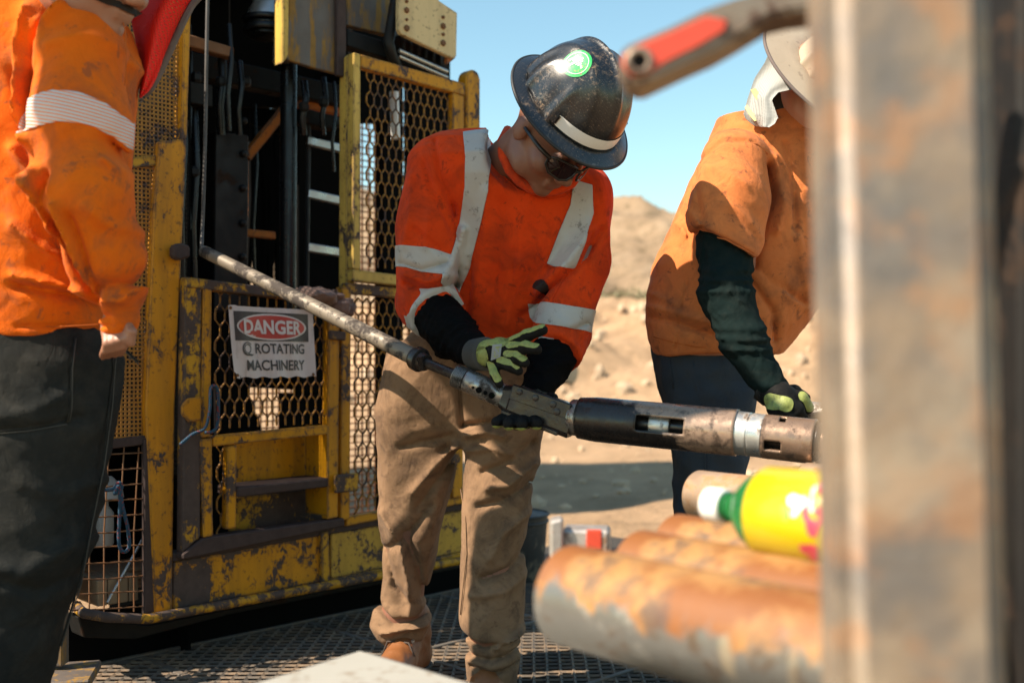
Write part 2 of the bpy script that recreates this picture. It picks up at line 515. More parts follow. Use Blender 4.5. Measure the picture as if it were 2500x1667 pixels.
# ---------------------------------------------------------------- ground, bank and hill
def terrain_z(x, y):
    z = -.10 + .02 * np.sin(x * 1.3 + y * .7) * np.cos(y * .9 - x * .4)
    s = np.clip((y - 15.0 - 1.2 * np.sin(x * .35) - .5 * np.sin(x * 1.1)) / 9, 0, 1); s = s * s * (3 - 2 * s)
    z = z + 2.25 * s * (1 + .12 * np.sin(x * .8 + 1) + .06 * np.sin(x * 2.3))
    r = np.clip((y - 31) / 60, 0, 1); r = r * r * (3 - 2 * r)
    z = z + r * (10.9 - .10 * (x - 10)) * (1 + .03 * np.sin(x * .25) + .015 * np.sin(x * .9))
    far = np.clip((y - 95) / 200, 0, 1)
    z = z - far * 14
    for i in range(5):
        k = 1.2 * 1.95 ** i
        z = z + (.03 + .24 * s * (1 - .6 * r)) / 1.6 ** i * np.sin(k * x + 1.7 * i + .6 * np.sin(k * .6 * y)) * np.sin(k * .83 * y + i * 2.1 + .7 * np.sin(k * .5 * x))
    g = np.clip((y - 36) / 30, 0, 1)
    z = z + g * .35 * (1 - 2 * np.abs(np.sin(.42 * x + .16 * y + 1.2 * np.sin(.07 * y + .1 * x))))
    return z
ys = np.concatenate([np.linspace(-8, 16, 60), np.linspace(16.2, 34, 130), np.linspace(34.5, 110, 110), np.linspace(115, 600, 20)])
t = np.linspace(-1, 1, 220)
TX, TY = np.meshgrid(t, ys)
TX = TX * np.maximum(10, np.abs(TY) * .75 + 4)
TZ = terrain_z(TX, TY)
nx = len(t)
ii = np.arange(nx * len(ys)).reshape(len(ys), nx)
tf = np.stack([ii[:-1, :-1], ii[:-1, 1:], ii[1:, 1:], ii[1:, :-1]], -1).reshape(-1, 4)
k = N('dry_desert_dirt')
c = k.mix(k.noise(.35, 6, .6), (.40, .25, .14), (.50, .335, .205))
c = k.mix(k.step(k.noise(1.6, 6, .7), .45, .62), c, (.33, .215, .125))
c = k.mix(k.math('MULTIPLY', k.step(k.noise(9, 5, .7), .55, .7), .55), c, (.24, .16, .10))
c = k.mix(k.math('MULTIPLY', k.step(k.noise(30, 4, .7), .6, .7), .5), c, (.55, .43, .32))
sep = k.n('SeparateXYZ'); k.put(sep.inputs[0], k.coord())
hillm = k.ramp(k.math('DIVIDE', sep.outputs[1], 100), [(.30, 0.0), (.36, 1.0)])
brush = k.step(k.noise(1.1, 6, .75), .50, .62)
hc = k.mix(k.noise(.12, 5), (.23, .155, .095), (.31, .22, .14))
hc = k.mix(k.math('MULTIPLY', k.step(k.noise(.5, 5, .7, (1, .25, 1), 0, (0, 0, .5)), .5, .6), .6), hc, (.36, .265, .175))
hc = k.mix(k.math('MULTIPLY', brush, .7), hc, (.09, .07, .04))
c = k.mix(hillm, c, hc)
hh = k.math('ADD', k.math('MULTIPLY', k.noise(5, 8, .7), 1.0), k.math('MULTIPLY', k.noise(40, 5, .7), .25))
M['dirt'] = k.out(c, .95, 0, k.bump(hh, .9, .06), Specular_IOR_Level=.1)
tag(mk('ground', np.stack([TX, TY, TZ], -1).reshape(-1, 3), tf, M['dirt'], smooth=180), kind='structure')

M['stone'] = plain('pale_stone', (.44, .32, .21), .9, 0, .4, 6, .5)
v, f = [], []
ico = bmesh.new(); bmesh.ops.create_icosphere(ico, subdivisions=1, radius=1)
iv = np.array([q.co[:] for q in ico.verts]); fi = np.array([[q.index for q in p.verts] for p in ico.faces]); ico.free()
n = 0
for i in range(1900):
    y = RNG.choice([RNG.uniform(14, 29), RNG.uniform(7, 29)]); x = RNG.uniform(-.30, .36) * y
    r = .015 + .085 * RNG.random() ** 4 * (1.7 if y > 16 else .6)
    q = iv * r * RNG.uniform(.5, 1.3, 3) * RNG.uniform(.8, 1.2, (len(iv), 1)) + (x, y, float(terrain_z(np.array(x), np.array(y))) + r * .2)
    v.append(q); f.append(fi + n); n += len(iv)
tag(mk('loose_stones', np.concatenate(v), np.concatenate(f), M['stone']), 'loose pale stones scattered over the dirt bank', 'stones', kind='stuff')

def rock(px, py, Y, r, label, seed):
    rr = np.random.default_rng(seed)
    b = bmesh.new(); bmesh.ops.create_icosphere(b, subdivisions=3, radius=1)
    q = np.array([u.co[:] for u in b.verts]); ff = [[u.index for u in p.verts] for p in b.faces]; b.free()
    for _ in range(7):
        nn = nrm(rr.normal(size=3)); lim = rr.uniform(.55, .8); dd = q @ nn
        q = q - np.outer(np.maximum(dd - lim, 0), nn)
    c = P(px, py, Y)
    tag(mk('boulder', c + q * r, ff, M['stone'], base=c, smooth=35), label, 'boulder')
c0 = P(1362, 915, 9.5)
rock(1372, 905, 9.0, np.array([.14, .13, .16]), 'square grey-brown boulder on the dirt just right of the bowed worker', 3)
rock(1905, 1000, 13.0, np.array([.20, .16, .12]), 'low boulder on the sunlit dirt at the foot of the bank beside the rusty post', 5)

M['brush'] = plain('dry_brush_leaf', (.27, .22, .12), .9, 0, .4)
M['twig'] = plain('dry_twig', (.14, .10, .06), .9)
def bush(px, Y, w, hgt, label, seed, leaf):
    rr = np.random.default_rng(seed)
    x = (px - CX) / F * Y
    z = float(terrain_z(np.array(x), np.array(Y)))
    e = empty('bush', (x, Y, z), label, 'bush', 'dry bushes along the top of the dirt bank')
    g = G(); gl = G()
    for _ in range(26):
        a = rr.uniform(0, 6.28); q = rr.random() ** .6
        tip = np.array([x + math.cos(a) * w * q, Y + math.sin(a) * w * q, z + hgt * rr.uniform(.45, 1) * (1.15 - .5 * q)])
        g.tube([(x, Y, z - .1), (x * .5 + tip[0] * .5, Y * .5 + tip[1] * .5, z + (tip[2] - z) * .6), tip], [.02, .012, .006], 4)
        for _ in range(26):
            c = tip + rr.normal(size=3) * (.16 * w + .05, .16 * w + .05, .13 * hgt)
            a1, a2 = nrm(rr.normal(size=3)), nrm(rr.normal(size=3)); s = rr.uniform(.05, .10)
            gl.add([c - a1 * s, c + a2 * s * .5, c + a1 * s, c - a2 * s * .5], [(0, 1, 2, 3)])
    g.build('stem', M['twig'], e); gl.build('foliage', leaf, e)
M['brush2'] = plain('olive_brush_leaf', (.21, .185, .10), .9, 0, .4)
bush(1425, 29.5, .8, .6, 'small olive bush on the bank nearest the bowed worker in the black hard hat', 1, M['brush2'])
bush(1490, 30.5, 1.1, .8, 'widest olive bush on the bank between the two workers', 2, M['brush2'])
bush(1560, 31, .8, .6, 'straw-coloured bush on the bank close to the back of the faded orange shirt', 3, M['brush'])
bush(1990, 31, 1.2, 1.0, 'dark bush on the bank between the faded orange belly and the rusty post', 5, M['brush2'])

# ---------------------------------------------------------------- steel deck
M['grating'] = steel('muddy_grating', (.075, .062, .052), (.13, .105, .08), .8, .15, (.24, .165, .105), .5, 10)
M['deck_bar'] = steel('muddy_deck_bar', (.09, .08, .07), (.16, .135, .11), .7, .3, (.22, .15, .1), .4)
deck = empty('grating_deck', (0, 2.6, 0), 'muddy diamond-mesh steel grating deck under the workers', 'deck')
g = G()
LU, LN = .054, .026                              # diamond length along the rig, width across
def dk(u, d, z=0.0): return RO + RU * u + RN * d + RZ * z
row = 0
dd = -.17
while dd < 1.9:
    uu = -1.3 + (LU / 2 if row % 2 else 0)
    while uu < 2.6:
        a = dk(uu, dd); 
        if a[1] > 1.75 and -1.25 < a[0] < 1.5 and a[1] < 4.9:
            for s in (-1, 1):
                b = dk(uu + s * LU / 2, dd + LN)
                tilt = nrm(RZ + RN * .9 * s * 0 + RN * .8)
                g.bar(a, b, .0085, .013, tilt)
        uu += LU
    dd += LN; row += 1
go = g.build('grating', M['grating'], deck); tag(go, kind='stuff')
for u in (-1.12, -.55, .02, .60, 1.18, 1.76):
    G().bar(dk(u, -.17, -.008), dk(u, 1.9, -.008), .022, .03, RZ).build('deck_joist', M['deck_bar'], deck, bevel=.002)
for d in (-.185, .36, .93, 1.5):
    G().bar(dk(-1.3, d, -.004), dk(2.6, d, -.004), .016, .03, RZ).build('deck_bar', M['deck_bar'], deck, bevel=.002)
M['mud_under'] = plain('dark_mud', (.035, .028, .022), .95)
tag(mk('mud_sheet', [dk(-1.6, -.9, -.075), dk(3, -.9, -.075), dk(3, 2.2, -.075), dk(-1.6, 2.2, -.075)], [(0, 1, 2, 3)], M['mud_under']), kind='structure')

# ---------------------------------------------------------------- drill rig
rig = empty('drill_rig', tuple(R(650, 1500)), 'worn yellow drill rig with mesh safety cage around its black mast', 'drill rig')

def uof(px, d=0.0): return float((R(px, HY, d) - RO) @ RU)
def hexmesh(name, u0, u1, zb, zt, d, wu, hz, m, parent, sw=.0044, st=.004):
    """expanded metal: tall hexagons between u0..u1; zb, zt are functions of u"""
    g = G(); cols = int((u1 - u0) / (wu / 2)) + 2; bond = hz * .30
    rows = int(1.6 / (hz / 2))
    z00 = min(zb(u0), zb(u1))
    def pt(u, z): return RO + RU * u + RZ * z + RN * d
    rr = np.random.default_rng(int(abs(u0) * 1000) + 3)
    for j in range(rows):
        for i in range(cols):
            if (i + j) % 2: continue
            u = u0 + i * wu / 2; z = z00 + j * hz / 2
            if not (u0 <= u <= u1 and zb(u) <= z <= zt(u)): continue
            w1 = rr.uniform(-.0006, .0006)
            g.bar(pt(u + w1, z - bond / 2), pt(u, z + bond / 2), sw * 1.35, st, RN)
            for s in (-1, 1):
                u2, z2 = u + s * wu / 2, z + hz / 2
                if u0 - .001 <= u2 <= u1 + .001 and z2 - bond / 2 <= zt(u2) + .02:
                    g.bar(pt(u, z + bond / 2) + RN * .001 * s, pt(u2, z2 - bond / 2) + RN * .001 * s, sw, st * 1.3, RN + RU * .45 * s)
    return g.build(name, m, parent)
def lin(px0, py0, px1, py1, d=0.0):
    a, b = R(px0, py0, d), R(px1, py1, d); ua, ub = (a - RO) @ RU, (b - RO) @ RU
    return lambda u: a[2] + (b[2] - a[2]) * (u - ua) / (ub - ua)
def gridsheet(name, u0, u1, z0, z1, d, pitch, bar, m, parent, th=.002, zt=None):
    g = G()
    u = u0
    while u <= u1:
        ztop = z1 if zt is None else zt(u)
        g.box(RO + RU * u + RZ * (z0 + ztop) / 2 + RN * d, RU * bar / 2, RN * th / 2, RZ * (ztop - z0) / 2); u += pitch
    z = z0
    while z <= z1:
        g.box(RO + RU * (u0 + u1) / 2 + RZ * z + RN * (d + .0006), RU * (u1 - u0) / 2, RN * th / 2, RZ * bar / 2); z += pitch
    return g.build(name, m, parent)
def zof(px, py, d=0.0): return float(R(px, py, d)[2])

# left cage panel
gridsheet('perforated_sheet', uof(225), uof(449), zof(300, 392), zof(300, -30), -.004, .0118, .0050, M['yellow'], rig)
gridsheet('perforated_sheet', uof(225), uof(392), zof(300, 1078), zof(300, 400), -.004, .0118, .0050, M['orange_yellow'], rig)
rquad('cage_post', [(390, 345), (457, 338), (440, 700), (427, 1000), (421, 1494), (378, 1500), (356, 1000), (377, 500)], .020, .034, M['orange_yellow'], rig, .004)
rquad('cage_edge_bar', [(449, 22), (467, 15), (457, 338), (444, 342)], .022, .05, M['yellow'], rig)
rquad('cage_rail', [(225, 392), (392, 378), (392, 404), (225, 420)], .008, .02, M['yellow_worn'], rig)
rquad('cage_rail', [(225, 1078), (362, 1062), (362, 1084), (225, 1102)], .010, .02, M['rusty_bar'], rig)
rquad('cage_stile', [(352, 1070), (376, 1066), (384, 1492), (352, 1500)], .016, .02, M['rusty_bar'], rig)
g = G()
for x in (182, 218, 254, 291, 327):
    g.tube([R(x + 12, 1092, .004), R(x, 1300, .005), R(x, 1492, .004)], .0021, 6)
for i in range(11):
    y = 1108 + i * 37.5
    g.tube([R(170, y + 6, .007), R(260, y + 1 + 2 * (i % 3), .008), R(358, y - 4, .007)], .0021, 6)
g.build('wire_grid', M['rust'], rig, smooth=60)
# side of the cage, going back from the left corner: perforated above, plate below
u_l = uof(190)
g = G()
zz0, zz1 = .95, 2.1
for i in range(70):
    g.box(RO + RU * u_l - RN * (.03 + i * .0145) + RZ * (zz0 + zz1) / 2, RU * .001, RN * .0032, RZ * (zz1 - zz0) / 2)
for i in range(80):
    g.box(RO + RU * (u_l + .0008) - RN * .54 + RZ * (zz0 + i * .0145), RU * .001, RN * .51, RZ * .0032)
g.build('side_perforated_sheet', M['yellow'], rig)
G().box(RO + RU * u_l - RN * .56 + RZ * .575, RU * .004, RN * .50, RZ * .37).build('side_plate', M['black_steel'], rig)

# bottom lip and skirt
g = G(); g.tube([R(188, 1478, -.10), R(192, 1486, -.03), R(205, 1496, .03), R(260, 1506, .045), R(360, 1510, .045), R(700, 1447, .045), R(1135, 1366, .045)], .014, 10)
g.build('bottom_lip', M['yellow_worn'], rig, smooth=60)
rquad('bottom_beam', [(190, 1505), (360, 1526), (700, 1458), (1135, 1376), (1135, 1384), (560, 1500), (330, 1560), (205, 1556)], -.03, .08, M['black_steel'], rig)
rquad('skirt_panel', [(423, 1372), (781, 1304), (781, 1421), (423, 1488)], .016, .012, M['skirt'], rig)
rquad('skirt_panel', [(808, 1302), (1135, 1244), (1135, 1345), (808, 1412)], .016, .012, M['skirt2'], rig)
rquad('skirt_divider', [(784, 1300), (804, 1297), (807, 1428), (787, 1432)], .030, .03, M['yellow_worn'], rig)
rquad('skirt_edge', [(423, 1490), (784, 1422), (784, 1434), (423, 1506)], .030, .02, M['skirt'], rig)
rquad('skirt_edge', [(807, 1414), (1135, 1347), (1135, 1360), (807, 1430)], .030, .02, M['yellow_worn'], rig)
rquad('door_sill', [(423, 1350), (840, 1274), (1135, 1222), (1135, 1243), (840, 1298), (423, 1371)], .022, .05, M['rusty_bar'], rig)

# lower gate
gate = empty('lower_gate', tuple(R(640, 1345)), parent=rig)
rquad('stile', [(452, 680), (494, 685), (490, 1310), (446, 1350)], .048, .040, M['yellow_worn'], gate, .004)
rquad('stile', [(497, 700), (518, 702), (514, 1066), (491, 1069)], .052, .03, M['yellow'], gate)
rquad('top_rail', [(455, 676), (835, 722), (835, 744), (455, 702)], .053, .045, M['yellow_worn'], gate, .004)
rquad('stile', [(803, 748), (830, 752), (826, 1262), (800, 1268)], .050, .035, M['yellow'], gate)
rquad('mid_rail', [(519, 1064), (801, 1037), (801, 1060), (519, 1090)], .050, .03, M['yellow'], gate)
rquad('stile', [(489, 1072), (518, 1070), (521, 1308), (497, 1312)], .053, .03, M['yellow'], gate)
rquad('stile', [(556, 1090), (579, 1086), (577, 1288), (553, 1292)], .050, .03, M['yellow'], gate)
rquad('bottom_rail', [(446, 1352), (497, 1313), (842, 1264), (842, 1284), (446, 1366)], .056, .045, M['rusty_bar'], gate, .004)
rquad('step_back', [(560, 1070), (790, 1046), (790, 1176), (560, 1190)], -.075, .006, M['yellow'], gate, 0)
rquad('step_back', [(560, 1216), (790, 1192), (790, 1280), (560, 1296)], -.075, .006, M['yellow_worn'], gate, 0)
rquad('step_tread', [(580, 1190), (803, 1166), (803, 1188), (580, 1214)], .056, .12, M['rusty_bar'], gate, .004)
G().box((R(801, 1150, .05) + R(801, 1150, .05) - RN * .12) / 2, RU * .003, RN * .06, RZ * .14).build('step_side', M['yellow'], gate)
hexmesh('expanded_mesh', uof(516), uof(802), lin(516, 1072, 802, 1044), lin(516, 695, 802, 735), .022, .0315, .090, M['yellow'], gate, .0036)
hexmesh('expanded_mesh', uof(520), uof(556), lin(520, 1305, 556, 1300), lin(520, 1085, 556, 1080), .022, .026, .090, M['yellow'], gate, .0036)
rquad('latch_plate', [(444, 990), (459, 972), (492, 968), (492, 1026), (463, 1031), (444, 1012)], .062, .009, M['orange_yellow'], gate)
rquad('hinge', [(424, 600), (442, 592), (466, 600), (466, 628), (440, 636), (424, 628)], .060, .03, M['rusty_bar'], gate, .006)
rquad('hinge', [(806, 806), (846, 810), (846, 832), (806, 828)], .066, .014, M['yellow_worn'], gate, .004)
rquad('hinge', [(822, 1160), (876, 1154), (876, 1198), (822, 1204)], .072, .02, M['yellow_worn'], gate, .004)
G().tube([R(513, 945, .075), R(524, 950, .08), R(526, 1060, .08), R(516, 1068, .075)], .004, 6).build('latch_bar', M['rusty_bar'], gate)

rquad('cage_post', [(835, 700), (858, 703), (855, 1266), (832, 1272)], .040, .035, M['yellow'], rig)
# lower fixed panel on the right
hexmesh('expanded_mesh', uof(858), uof(1110), lin(858, 1262, 1110, 1216), lin(858, 725, 1110, 745), .015, .033, .085, M['yellow'], rig, .0036)
rquad('cage_rail', [(846, 1262), (1135, 1212), (1135, 1228), (846, 1284)], .034, .03, M['yellow'], rig)
rquad('cage_post', [(1106, 730), (1133, 734), (1131, 1212), (1106, 1216)], .036, .03, M['yellow'], rig)
# upper gate
ug = empty('upper_gate', tuple(R(990, 690)), parent=rig)
rquad('stile', [(864, 128), (881, 133), (881, 660), (862, 656)], .050, .036, M['pale_yellow'], ug)
rquad('top_rail', [(882, 133), (1136, 204), (1136, 234), (882, 166)], .050, .03, M['yellow'], ug)
rquad('stile', [(1106, 226), (1134, 235), (1134, 690), (1106, 686)], .049, .03, M['yellow'], ug)
rquad('bottom_rail', [(862, 657), (1136, 691), (1136, 714), (862, 686)], .050, .035, M['pale_yellow'], ug)
hexmesh('expanded_mesh', uof(881), uof(1107), lin(881, 655, 1107, 690), lin(881, 160, 1107, 226), .030, .0305, .082, M['yellow'], ug, .0036)
rquad('hinge_post', [(848, 138), (866, 128), (866, 700), (846, 700)], .008, .044, M['pale_yellow'], rig)
rquad('cage_rail', [(846, 690), (1136, 718), (1136, 742), (846, 716)], .036, .03, M['yellow_worn'], rig)
rquad('round_top_post', [(1139, 186), (1144, 175), (1154, 170), (1163, 172), (1170, 180), (1174, 194), (1174, 740), (1139, 740)], .030, .05, M['yellow'], rig, .006)

# mast and drill head inside the cage
def inner(name, pts, d, t, m): return rquad(name, pts, d, t, m, rig)
inner('mast_column', [(527, 320), (607, 330), (604, 760), (522, 760)], -.25, .14, M['dark_steel'])
for y in (296, 376, 460, 545, 627):
    a = R(594 - (y - 296) * .012, y, -.248); G().lathe(a, a + RN * .016, [(0, .012), (.5, .012), (.8, .009), (1, .004)], 12).build('bolt', M['dark_steel'], rig, smooth=50)
inner('shade_fill_plate', [(300, -80), (560, -80), (560, 1420), (300, 1420)], -.62, .03, M['void'])  # black fill plates: sheets added to paint in the dark interior
inner('shade_fill_plate', [(728, -80), (850, -80), (850, 960), (728, 960)], -.58, .03, M['void'])
inner('shade_fill_plate', [(690, 960), (850, 960), (850, 1420), (690, 1420)], -.60, .03, M['void'])
inner('shade_fill_plate', [(560, 750), (600, 750), (606, 950), (640, 1050), (690, 1062), (690, 1420), (560, 1420)], -.66, .03, M['void'])
inner('shade_fill_plate', [(600, 700), (728, 700), (728, 952), (600, 945)], -.64, .03, M['void'])
inner('shade_fill_plate', [(935, 150), (985, 150), (985, 1300), (935, 1300)], -.50, .05, M['void'])
inner('shade_fill_plate', [(1004, 150), (1100, 150), (1100, 700), (1004, 700)], -.54, .05, M['void'])
inner('shade_fill_plate', [(560, -80), (860, -80), (860, 262), (560, 262)], -.66, .03, M['void'])
inner('shade_fill_plate', [(860, -80), (985, -80), (985, 300), (935, 300), (860, 300)], -.45, .03, M['void'])
G().lathe(R(705, 150, -.2), R(703, 760, -.2), [(0, .0275), (1, .0275)], 28).build('drill_rod', M['rod_steel'], rig, smooth=50)
a, b = R(640, -40, -.2), R(640, 165, -.2)
G().lathe(R(655, -40, -.2), R(655, 48, -.2), [(0, .035), (.45, .035), (.55, .05), (1, .072)], 28).build('chuck_cone', M['bare_metal'], rig, smooth=40)
for y0, y1, r in ((48, 60, .082), (60, 70, .068), (70, 84, .078), (84, 92, .06)):
    G().lathe(R(655, y0, -.2), R(655, y1, -.2), [(0, r), (.2, r * 1.03), (.8, r * 1.03), (1, r)], 32).build('bearing_ring', M['rod_steel'], rig, smooth=40)
G().lathe(R(685, 90, -.16), R(685, 152, -.16), [(0, .024), (.9, .024), (1, .028)], 24).build('spindle', M['bare_metal'], rig, smooth=40)
inner('guard_plate', [(708, -50), (844, -50), (844, 186), (772, 168), (700, 146)], -.03, .02, M['mast_plate'])
inner('guard_edge', [(690, -50), (707, -50), (705, 138), (690, 156)], .0, .05, M['pale_yellow'])
inner('guard_edge', [(824, -50), (846, -50), (846, 190), (824, 184)], -.01, .02, M['rusty_bar'])
inner('feed_plate', [(848, -50), (974, -50), (974, 92), (848, 62)], -.10, .03, M['mast_plate'])
inner('feed_beam', [(848, 72), (975, 112), (975, 152), (848, 112)], -.08, .05, M['dark_steel'])
inner('cross_beam', [(430, 118), (862, 215), (862, 262), (430, 178)], -.32, .06, M['black_steel'])
inner('cross_beam', [(428, 74), (572, 116), (572, 142), (428, 104)], -.12, .04, M['rust'])
G().tube([R(975, -60, .0), R(966, 0, .0), R(956, 60, .0), R(948, 105, .0), R(958, 140, .0), R(970, 165, -.03)], .019, 12).build('hose', M['dark_steel'], rig, smooth=60)
inner('slide_block', [(976, 84), (1094, 128), (1094, 196), (976, 156)], -.02, .1, M['black_steel'])
for k_ in range(6):
    x = 985 + k_ * 18
    inner('slide_fin', [(x, 96 + k_ * 6.6), (x + 6, 98 + k_ * 6.6), (x + 6, 122 + k_ * 7.4), (x, 120 + k_ * 7.4)], -.005, .015, M['dark_steel'])
G().tube([R(974, 124, .012), R(1092, 176, .012)], .007, 10).build('slide_rail', M['bare_metal'], rig, smooth=60)
G().tube([R(974, 138, .010), R(1092, 190, .010)], .006, 10).build('slide_rail', M['bare_metal'], rig, smooth=60)
inner('face_plate', [(974, -60), (1066, -20), (1072, 2), (1117, 32), (1115, 138), (1106, 144), (980, 84), (974, 72)], .06, .02, M['tan_plate'])
inner('plate_foot', [(1092, 138), (1106, 145), (1114, 140), (1098, 154), (1091, 158)], .05, .015, M['orange_brace'])
for x, y, r in ((992, 4, .006), (992, 26, .010), (992, 49, .005), (992, 70, .011), (1081, 43, .006), (1081, 65, .011), (1081, 85, .006), (1081, 106, .011)):
    a = R(x, y, .06); G().lathe(a, a + RN * .008, [(0, r), (.7, r), (1, r * .6)], 6).build('bolt', M['rust'], rig)
# ladder and braces
G().tube([R(754, 300, -.2), R(748, 760, -.2)], .008, 8).build('ladder_rail', M['dark_steel'], rig)
for y0, y1 in ((344, 362), (473, 489), (604, 614)):
    G().bar(R(750, y0, -.2), R(850, y1 + 6, -.2), .03, .02, RN).build('ladder_rung', M['bare_metal'], rig, bevel=.004)
inner('brace', [(600, 558), (674, 566), (674, 584), (600, 576)], -.40, .02, M['orange_brace'])
G().bar(R(600, 385, -.42), R(700, 262, -.42), .03, .03, RN).build('brace', M['orange_brace'], rig)
inner('brace', [(735, 238), (850, 262), (850, 284), (735, 262)], -.36, .03, M['orange_brace'])
# wire mesh at the back of the cage
g = G()
for x in list(range(606, 735, 15)) + list(range(868, 1000, 16)):
    g.box((R(x, 200, -1.0) + R(x, 1300, -1.0)) / 2, RU * .0035, RN * .002, RZ * (R(x, 200, -1.0) - R(x, 1300, -1.0))[2] / 2)
for y in range(220, 1290, 16):
    g.box((R(600, y, -1.003) + R(1000, y, -1.003)) / 2, (R(1000, y, -1.003) - R(600, y, -1.003)) / 2 * np.array([1, 1, 0]), RN * .002, RZ * .003)
g.build('back_mesh', M['orange_brace'], rig)
inner('shade_fill_plate', [(556, 240), (612, 240), (612, 345), (556, 345)], -.70, .02, M['void'])  # more black sheets added to darken the gaps in the cage
inner('shade_fill_plate', [(150, 1080), (362, 1070), (362, 1400), (150, 1410)], -.36, .02, M['void'])
for x, y0, y1, r_, d_ in ((446, 180, 700, .010, -.14), (462, 60, 560, .007, -.20), (474, 260, 700, .012, -.22), (540, 120, 330, .014, -.18), (560, 60, 320, .008, -.14), (585, 150, 330, .010, -.20), (622, 255, 700, .006, -.45), (742, 200, 330, .012, -.15), (790, 190, 330, .009, -.15), (815, 200, 420, .006, -.13)):
    G().tube([R(x, y0, d_), R(x + 5, (y0 * 2 + y1) / 3, d_ + .02), R(x - 4, (y0 + 2 * y1) / 3, d_ + .01), R(x, y1, d_)], r_, 8).build('hydraulic_hose', M['rod_steel'], rig, smooth=60)
for x, y, d_ in ((446, 300, -.13), (474, 420, -.20), (540, 200, -.16), (742, 262, -.13), (790, 250, -.13), (600, 200, -.25), (480, 190, -.16), (825, 300, -.13)):
    a = R(x, y, d_); G().lathe(a - RZ * .016, a + RZ * .016, [(0, .012), (.25, .018), (.75, .018), (1, .012)], 6).build('hose_fitting', M['dark_steel'], rig)
inner('valve_block', [(455, 196), (520, 208), (520, 262), (455, 250)], -.15, .08, M['black_steel'])
inner('valve_block', [(736, 262), (822, 284), (822, 318), (736, 298)], -.18, .06, M['black_steel'])
inner('shade_fill_plate', [(606, 255), (690, 270), (690, 330), (606, 300)], -.8, .02, M['void'])
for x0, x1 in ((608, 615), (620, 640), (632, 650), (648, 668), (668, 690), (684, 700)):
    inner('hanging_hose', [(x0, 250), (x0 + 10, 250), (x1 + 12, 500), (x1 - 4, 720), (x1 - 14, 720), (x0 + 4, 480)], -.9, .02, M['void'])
G().tube([R(962, 225, -.30), R(966, 340, -.30)], .017, 12).build('white_pipe', M['white_plastic'], rig, smooth=60)
# tall hidden box added back left to cast shade on the far ground
eh = G()
eh.box(np.array([-3.2, 7.0, 2.2]), np.array([.8, 0, 0]), np.array([0, 1.5, 0]), RZ * 2.25)
eh.build('shadow_caster_box', M['dark_steel'], rig, bevel=.05)
# mast above and the jack leg at the corner
inner('mast_top', [(430, -1400), (900, -1400), (900, -60), (430, -60)], -.15, .30, M['dark_steel'])
G().box(P(140, 1470, 2.75) + np.array([0, 0, 0]), np.array([.022, 0, 0]), np.array([0, .022, 0]), RZ * .16).build('jack_leg', M['mast_plate'], rig, bevel=.004)
G().box(P(140, 1650, 2.72), np.array([.09, .02, 0]), np.array([-.02, .09, 0]), RZ * .012).build('jack_foot', M['mast_plate'], rig, bevel=.004)
# unseen plates added above the frame to shade the workers, on made-up arms
G().box(np.array([-1.385, 1.88, 2.62]), np.array([.365, 0, 0]), np.array([0, .425, 0]), RZ * .02).build('shadow_caster', M['yellow'], rig, bevel=.004)
G().prism([np.array([x, y, 2.64]) for x, y in ((-1.70, 1.43), (-2.93, .86), (-2.68, .57), (-1.43, 1.12))], -RZ * .04).build('shadow_caster_wing', M['yellow'], rig, bevel=.004)
G().bar(np.array([-2.3, 1.0, 2.66]), np.array([-1.3, 1.9, 2.66]), .05, .05, RZ).build('shadow_caster_arm', M['yellow'], rig, bevel=.004)
G().bar(np.array([-1.3, 2.2, 2.66]), np.array([-.75, 3.25, 2.6]), .06, .06, RZ).build('shadow_caster_arm', M['yellow'], rig, bevel=.004)
G().box(RO + RU * uof(517) - RN * .40 + RZ * 1.2, RU * .004, RN * .27, RZ * 1.2).build('mast_side_sheet', M['void'], rig)  # black sheet along the left side of the mast column
rquad('shade_under_plate', [(150, 1500), (1140, 1372), (1140, 1440), (150, 1690)], -.20, .01, M['void'], rig, 0)  # black sheet added for the dark void under the rig

# things hanging on or lying in the cage
sign = empty('warning_sign', tuple(R(660, 925, .06)), 'creased white danger sign with red oval wired to the yellow mesh gate', 'sign')
SC4 = [R(557, 746, .060), R(766, 757, .060), R(769, 921, .060), R(569, 924, .060)]
def SG(s, t, off=0.0):
    q = (SC4[0] * (1 - s) + SC4[1] * s) * (1 - t) + (SC4[3] * (1 - s) + SC4[2] * s) * t
    return q + RN * (off + .004 * math.sin(11 * s + 2 * t) + .003 * math.sin(23 * s - 4 * t) * t + .004 * t * t)
k = N('faded_vinyl_white')
c = k.mix(k.noise(14, 5, .6, (3, 3, .6)), (.60, .54, .53), (.46, .40, .39))
c = k.mix(k.math('MULTIPLY', k.step(k.noise(22, 6, .7, (2, 2, .5)), .56, .70), .5), c, (.22, .17, .14))
M['vinyl'] = k.out(c, .55, 0, k.bump(k.noise(30, 4, .6, (2, 2, .5)), .4, .003))
M['sign_black'] = plain('faded_print_black', (.035, .033, .036), .5, 0, .4, 40)
M['sign_red'] = plain('faded_print_red', (.42, .045, .035), .5, 0, .25, 30)
M['sign_white'] = plain('faded_print_white', (.58, .53, .52), .55, 0, .1, 30)
def sgrid(name, s0, s1, t0, t1, off, m, ns=24, nt=18, edge=None, par=sign):
    v = []
    for j in range(nt + 1):
        for i in range(ns + 1):
            s, t = s0 + (s1 - s0) * i / ns, t0 + (t1 - t0) * j / nt
            if edge: s, t = edge(s, t)
            v.append(SG(s, t, off))
    f = [(j * (ns + 1) + i, (j + 1) * (ns + 1) + i, (j + 1) * (ns + 1) + i + 1, j * (ns + 1) + i + 1) for j in range(nt) for i in range(ns)]
    return mk(name, v, f, m, par, 180)
